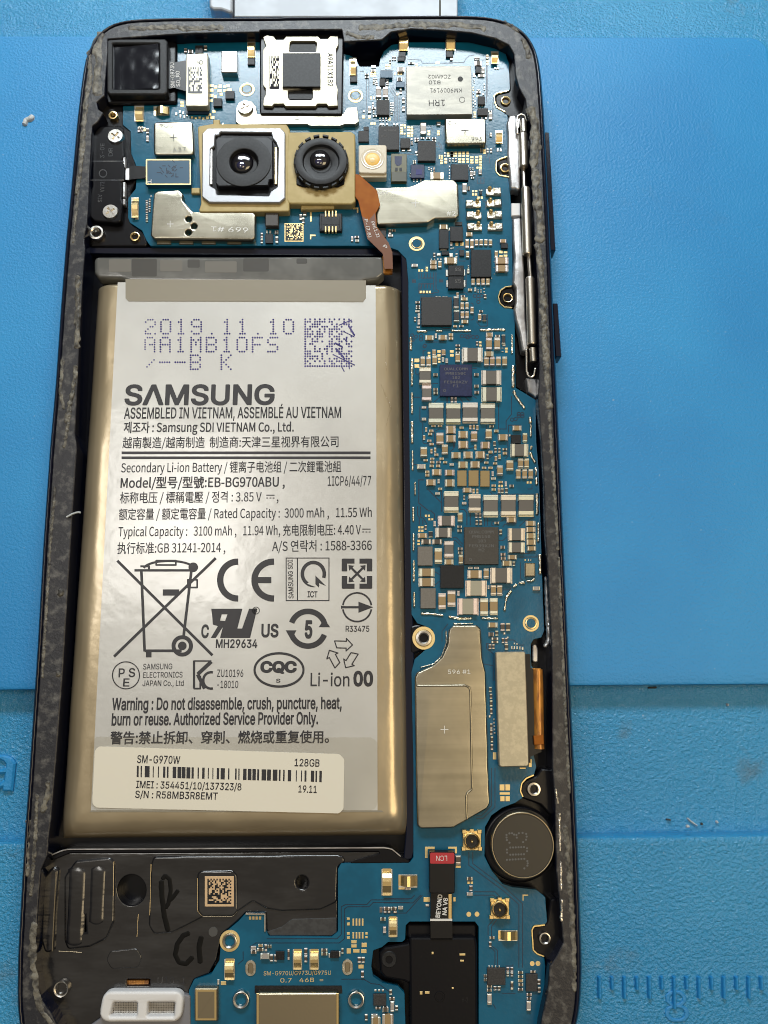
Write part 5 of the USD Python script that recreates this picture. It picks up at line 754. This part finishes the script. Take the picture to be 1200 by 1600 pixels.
ln('SAMSUNG', (223.5, 1046), (269, 1045.5), 8.5); ln('ELECTRONICS', (223.5, 1059), (285, 1058.5), 8.5); ln('JAPAN Co., Ltd', (222.5, 1072), (287, 1071.5), 8.5)
ln('ZU10196', (339, 1057.5), (380, 1057.5), 11); ln('-18010', (339, 1075), (372, 1075), 11)
ln('Li-ion', (485, 1072), (546, 1072), 20); ln('00', (552, 1071), (583, 1071), 21, 4)
ln('Warning : Do not disassemble, crush, puncture, heat,', (174.5, 1109), (534, 1107), 17.5, 2); ln('burn or reuse. Authorized Service Provider Only.', (174, 1133), (497, 1131), 17.5, 2)
ln('警告:禁止拆卸、穿刺、燃烧或重复使用。', (172, 1161), (514, 1159), 15, 1, 'cjk')
ln('ICT', (480.5, 933), (496, 933), 9, 2); ln('SAMSUNG SDI', (458.5, 935), (457, 874.5), 7.5, 1)
def zz(x, y): return (160 + x / 2.5, 860 + y / 2.5)
def sym(name, geom, lab=None): part(name, sheet_px(geom, ZL, 0), m_ink, BA, label=lab)
def line(pts, w): return sg.LineString([zz(*p) for p in pts]).buffer(w / 5, cap_style='flat')
def C_(x, y, r): return sg.Point(zz(x, y)).buffer(r / 2.5, quad_segs=12)
def arcpts(cx, cy, r, a0, a1, n=24, ry=None): return [(cx + r * math.cos(math.radians(a)), cy + (ry or r) * math.sin(math.radians(a))) for a in np.linspace(a0, a1, n)]
def poly(pts): return sg.Polygon([zz(*p) for p in pts])
sym('crossed_bin_symbol', so.unary_union([line([(58, 40), (430, 410)], 11), line([(443, 30), (45, 415)], 11), line([(152, 75), (165, 395)], 11), line([(165, 392), (310, 392)], 11), line([(348, 75), (316, 345)], 11), line([(125, 78), (350, 78)], 10), line(arcpts(260, 75, 100, 190, 350, ry=34), 9), line([(210, 40), (287, 40), (287, 57), (210, 57), (210, 38)], 7), line([(148, 62), (182, 62), (182, 76)], 8), C_(355, 66, 19), C_(312, 373, 42).difference(C_(312, 373, 26)), C_(312, 373, 17), poly([(236, 152), (300, 152), (300, 177), (236, 177)]), poly([(170, 392), (192, 392), (192, 418), (170, 418)]), line([(334, 115), (370, 115), (370, 145), (334, 145), (334, 112)], 7)]))
sym('approval_mark', so.unary_union([line(arcpts(528, 116, 68, 272, 88, ry=72), 25), line(arcpts(668, 116, 74, 272, 88, ry=72), 25), line([(592, 116), (660, 116)], 24)]))
sym('approval_mark', so.unary_union([line([(718, 30), (885, 30), (885, 196), (718, 196), (718, 28)], 4), line([(762, 30), (762, 196)], 4), line(arcpts(824, 92, 43, 60, 380, ry=45), 14).difference(poly([(800, 130), (850, 150), (835, 100)])), poly([(832, 98), (875, 140), (846, 128), (846, 146), (832, 132)])]))
q = [line(arcpts(995, 90, 48, a + 12, a + 78), 22) for a in (0, 90, 180, 270)]
sym('recycling_symbol', so.unary_union([sg.Polygon([zz(*p) for p in [(935, 32), (1054, 32), (1054, 150), (935, 150)]]).buffer(-2).buffer(2).difference(poly([(956, 52), (1033, 52), (1033, 130), (956, 130)])).difference(so.unary_union([poly([(985, 28), (1004, 28), (1004, 60), (985, 60)]), poly([(985, 122), (1004, 122), (1004, 156), (985, 156)]), poly([(930, 82), (965, 82), (965, 100), (930, 100)]), poly([(1025, 82), (1060, 82), (1060, 100), (1025, 100)])])), line([(972, 68), (1018, 114)], 9), line([(1018, 68), (972, 114)], 9)] + [poly(p) for p in ([(961, 57), (984, 60), (964, 80)], [(1028, 57), (1006, 60), (1026, 80)], [(961, 125), (984, 122), (964, 102)], [(1028, 125), (1006, 122), (1026, 102)])]))
sym('approval_mark', so.unary_union([line(arcpts(995, 222, 56, 8, 172), 7), line(arcpts(995, 222, 56, 188, 352), 7), line([(932, 222), (1020, 222)], 9), poly([(1000, 200), (1058, 222), (1000, 244)]), poly([(932, 215), (950, 222), (932, 229)])]))
sk = lambda pts: [(x + (285 - y) * .12, y) for x, y in pts]
sym('approval_mark', so.unary_union([poly(sk([(418, 228), (520, 228), (502, 342), (466, 342), (472, 300), (450, 342), (430, 342), (452, 296), (432, 290), (424, 250)])).difference(poly(sk([(462, 250), (484, 250), (478, 276), (458, 274)]))), poly(sk([(508, 228), (540, 228), (530, 305), (548, 305), (566, 228), (598, 228), (584, 342), (494, 342)]))]))
sym('approval_mark', C_(600, 235, 15).difference(C_(600, 235, 12)))
sym('recycling_symbol', so.unary_union([line(arcpts(803, 306, 68, 20, 165), 22), line(arcpts(803, 306, 68, 200, 345), 22), poly([(714, 316), (762, 316), (736, 280)]) if False else poly([(716, 312), (758, 312), (738, 352)]), poly([(845, 300), (890, 300), (866, 268)])])); ln('5', (476, 996), (488, 996), 25, 4)
for k in range(3):
    a = math.radians(120 * k - 90); cx, cy = 938 + 38 * math.cos(a), 408 + 38 * math.sin(a) + 4
    g = affinity.scale(sg.Polygon([(-26, -17), (12, -17), (12, -26), (32, -6), (12, 14), (12, 5), (-18, 5)]), 1.22, 1.22, origin=(0, -6)); g = affinity.translate(affinity.rotate(g, 120 * k + 2, origin=(0, -6)), cx, cy); g = g.boundary.buffer(2.4)
    sym('recycling_symbol', shapely.transform(g, lambda b: np.column_stack([160 + b[:, 0] / 2.5, 860 + b[:, 1] / 2.5])))
sym('approval_mark', C_(92, 488, 55).difference(C_(92, 488, 50.5))); ln('P S', (185, 1058), (211, 1057.5), 13, 1); ln('E', (192, 1072.5), (202, 1072.5), 12, 1)
sym('approval_mark', so.unary_union([line([(358, 430), (358, 540)], 9), line([(358, 432), (426, 432)], 6), line([(372, 484), (426, 434)], 15), line([(372, 484), (400, 540)], 15), line(arcpts(424, 508, 30, 285, 75, ry=32), 10), line([(356, 540), (382, 540), (382, 490)], 7)]))
sym('approval_mark', so.unary_union([affinity.scale(C_(690, 467, 100), 1, .70).difference(affinity.scale(C_(690, 467, 91), 1, .66))])); ln('CQC', (406.5, 1050), (463.5, 1050), 15.5, 5); ln('S', (431, 1066.5), (438, 1066.5), 5.5, 2)
for g in ((640, 780),): pass
# ink-jet date dots
F5 = {'2': '01110 10001 00001 00110 01000 10000 11111', '0': '01110 10001 10001 10001 10001 10001 01110', '1': '00100 01100 00100 00100 00100 00100 01110', '9': '01110 10001 10001 01111 00001 10001 01110', '.': '00000 00000 00000 00000 00000 00000 00100', 'A': '01110 10001 10001 11111 10001 10001 10001', 'M': '10001 11011 10101 10101 10001 10001 10001', 'B': '11110 10001 10001 11110 10001 10001 11110', 'F': '11111 10000 10000 11110 10000 10000 10000', 'S': '01111 10000 10000 01110 00001 00001 11110', '7': '00000 00000 00001 00010 00100 01000 00000', '-': '00000 00000 00000 11111 00000 00000 00000', 'K': '10001 10010 10100 11000 10100 10010 10001', ' ': '00000 ' * 7}
for row, (s, y0) in enumerate([('2019.11.10', 499.5), ('AA1MB10FS', 527.5), ('7--B K', 555)]):
    for i, ch in enumerate(s):
        g = []
        for r, bits in enumerate(F5[ch].split()):
            for c, b in enumerate(bits):
                if b == '1' and not (i == 0 and RND.random() < .12): g.append(sg.Point(227.5 + 24 * i + c * 3.7 - row * .8, y0 + r * 3.65).buffer(1.55 if i else 1.35, quad_segs=2))
        if g: part('date_dots', sheet_px(so.unary_union(g), ZL, 0), m_dot, BA)
part('code_matrix', matrix2d(475, 497, 551, 574, 20, 12, ZL - .02, .48, 1.6), m_dot, BA)
for i in range(9): part('ink_smear', sheet_px(sg.LineString([(528 + RND.uniform(-8, 22), 500 + 9 * i), (536 + RND.uniform(-8, 20), 503 + 9.5 * i + RND.uniform(0, 14))]).buffer(RND.uniform(.6, 1.5)), ZL, .004 + .001 * i), m_dot, BA)
# hood, tape, clear film and the white sticker
HD = part('battery_hood', prism([(150, 400), (596, 399), (600, 403), (601, 428), (590, 436), (572, 438), (560, 442), (200, 440), (190, 436), (152, 434), (146, 425), (146, 405)], 4.0, 5.95, .5, .5), m_hood, PH, label='smoky translucent strip over the battery terminals', smooth=40)
for x0, x1, y0, y1, c in [(170, 205, 405, 425, m_tape), (206, 245, 404, 432, m_blackm), (293, 312, 405, 418, m_blackm), (380, 420, 404, 424, m_blackm), (463, 480, 404, 412, m_blackm), (250, 285, 406, 424, m_tape), (320, 370, 408, 426, m_tape)]: part('part_beneath', box(x0, y0, x1, y1, 5.9, 5.965, .02, .2), M('hood_block_%d' % x0, (.066, .065, .062) if c is m_blackm else (.165, .158, .142), .26, coat=.6, bump=3e-5, bs=350), HD)  # darker and paler blocks: parts seen through the smoky strip
part('terminal_tape', solid(plan([(196, 436), (572, 438), (572, 466), (567, 472), (201, 471), (196, 466)], ZL), [(0, BT - .2), (.02, ZL + .03)]), m_tape, BA)
part('clear_film', sheet(plan([(150, 1151), (580, 1152), (591, 1160), (591, 1252), (586, 1266), (152, 1268), (140, 1256), (141, 1160)], ZL + .03, .8), ZL + .03), m_clear, BA)
ST = part('white_sticker', solid(plan([(155, 1166), (530, 1178), (538, 1186), (537, 1264), (530, 1271), (150, 1262), (144, 1255), (148, 1172)], ZL + .06, .5), [(0, ZL + .035), (.01, ZL + .07)]), m_sticker, PH, label='white sticker with a barcode')
ZS = ZL + .07
def sl(s, p0, p1, cap, b=1): part('printed_line', text(s, p0, p1, cap, ZS, 'inter', b), m_ink, ST)
sl('SM-G970W', (214, 1192), (281, 1193.5), 11.5); sl('128GB', (460, 1197), (499, 1198), 11); sl('IMEI : 354451/10/137323/8', (212.5, 1231), (377, 1235), 10.5); sl('19.11', (466, 1238), (495, 1239), 10.5); sl('S/N : R58MB3R8EMT', (211, 1246.5), (340, 1249.5), 10.5)
x = 214.5; i = 0
wid = [2, 1, 4, 1.4, 1, 5.5, 1, 2.5, 1, 3.6, 1.4, 2.2, 3, 4, 1, 3.5, 3.4, 2.3, 1, 2.6, 1.4, 4.6, 2, 2.5, 1, 3.1]
bars = [(308, 314), (320, 324), (333, 348), (358, 361), (374, 377), (390, 397), (402, 407), (420, 431), (435, 447), (449, 460), (463, 475), (479, 486), (498, 502), (512, 520), (530, 533), (544, 547), (558, 565), (570, 583), (593, 597), (615, 620), (625, 629), (640, 651), (655, 666), (669, 680), (684, 690), (698, 712), (715, 727), (733, 747), (752, 757), (765, 770), (780, 790), (805, 808), (821, 824), (832, 838), (852, 862), (866, 871), (878, 886)]
for a, b in bars:
    xa, xb = 60 + a / 2, 60 + b / 2; dy = (xa - 215) / 288 * 8
    part('barcode_bar', sheet_px(sg.Polygon([(xa, 1196.5 + dy), (xb, 1196.7 + dy), (xb - .3, 1214.2 + dy), (xa - .3, 1214 + dy)]), ZS), m_ink, ST)
for pts, w in [([(595, 600), (612, 640)], 1.2), ([(610, 640), (597, 690)], 1.0), ([(80 + 520, 520), (604, 580)], .8)]: part('film_crease', lump(pts, w * 2, BT - .1, .12, int(w * 10), .3), m_clear, BA)
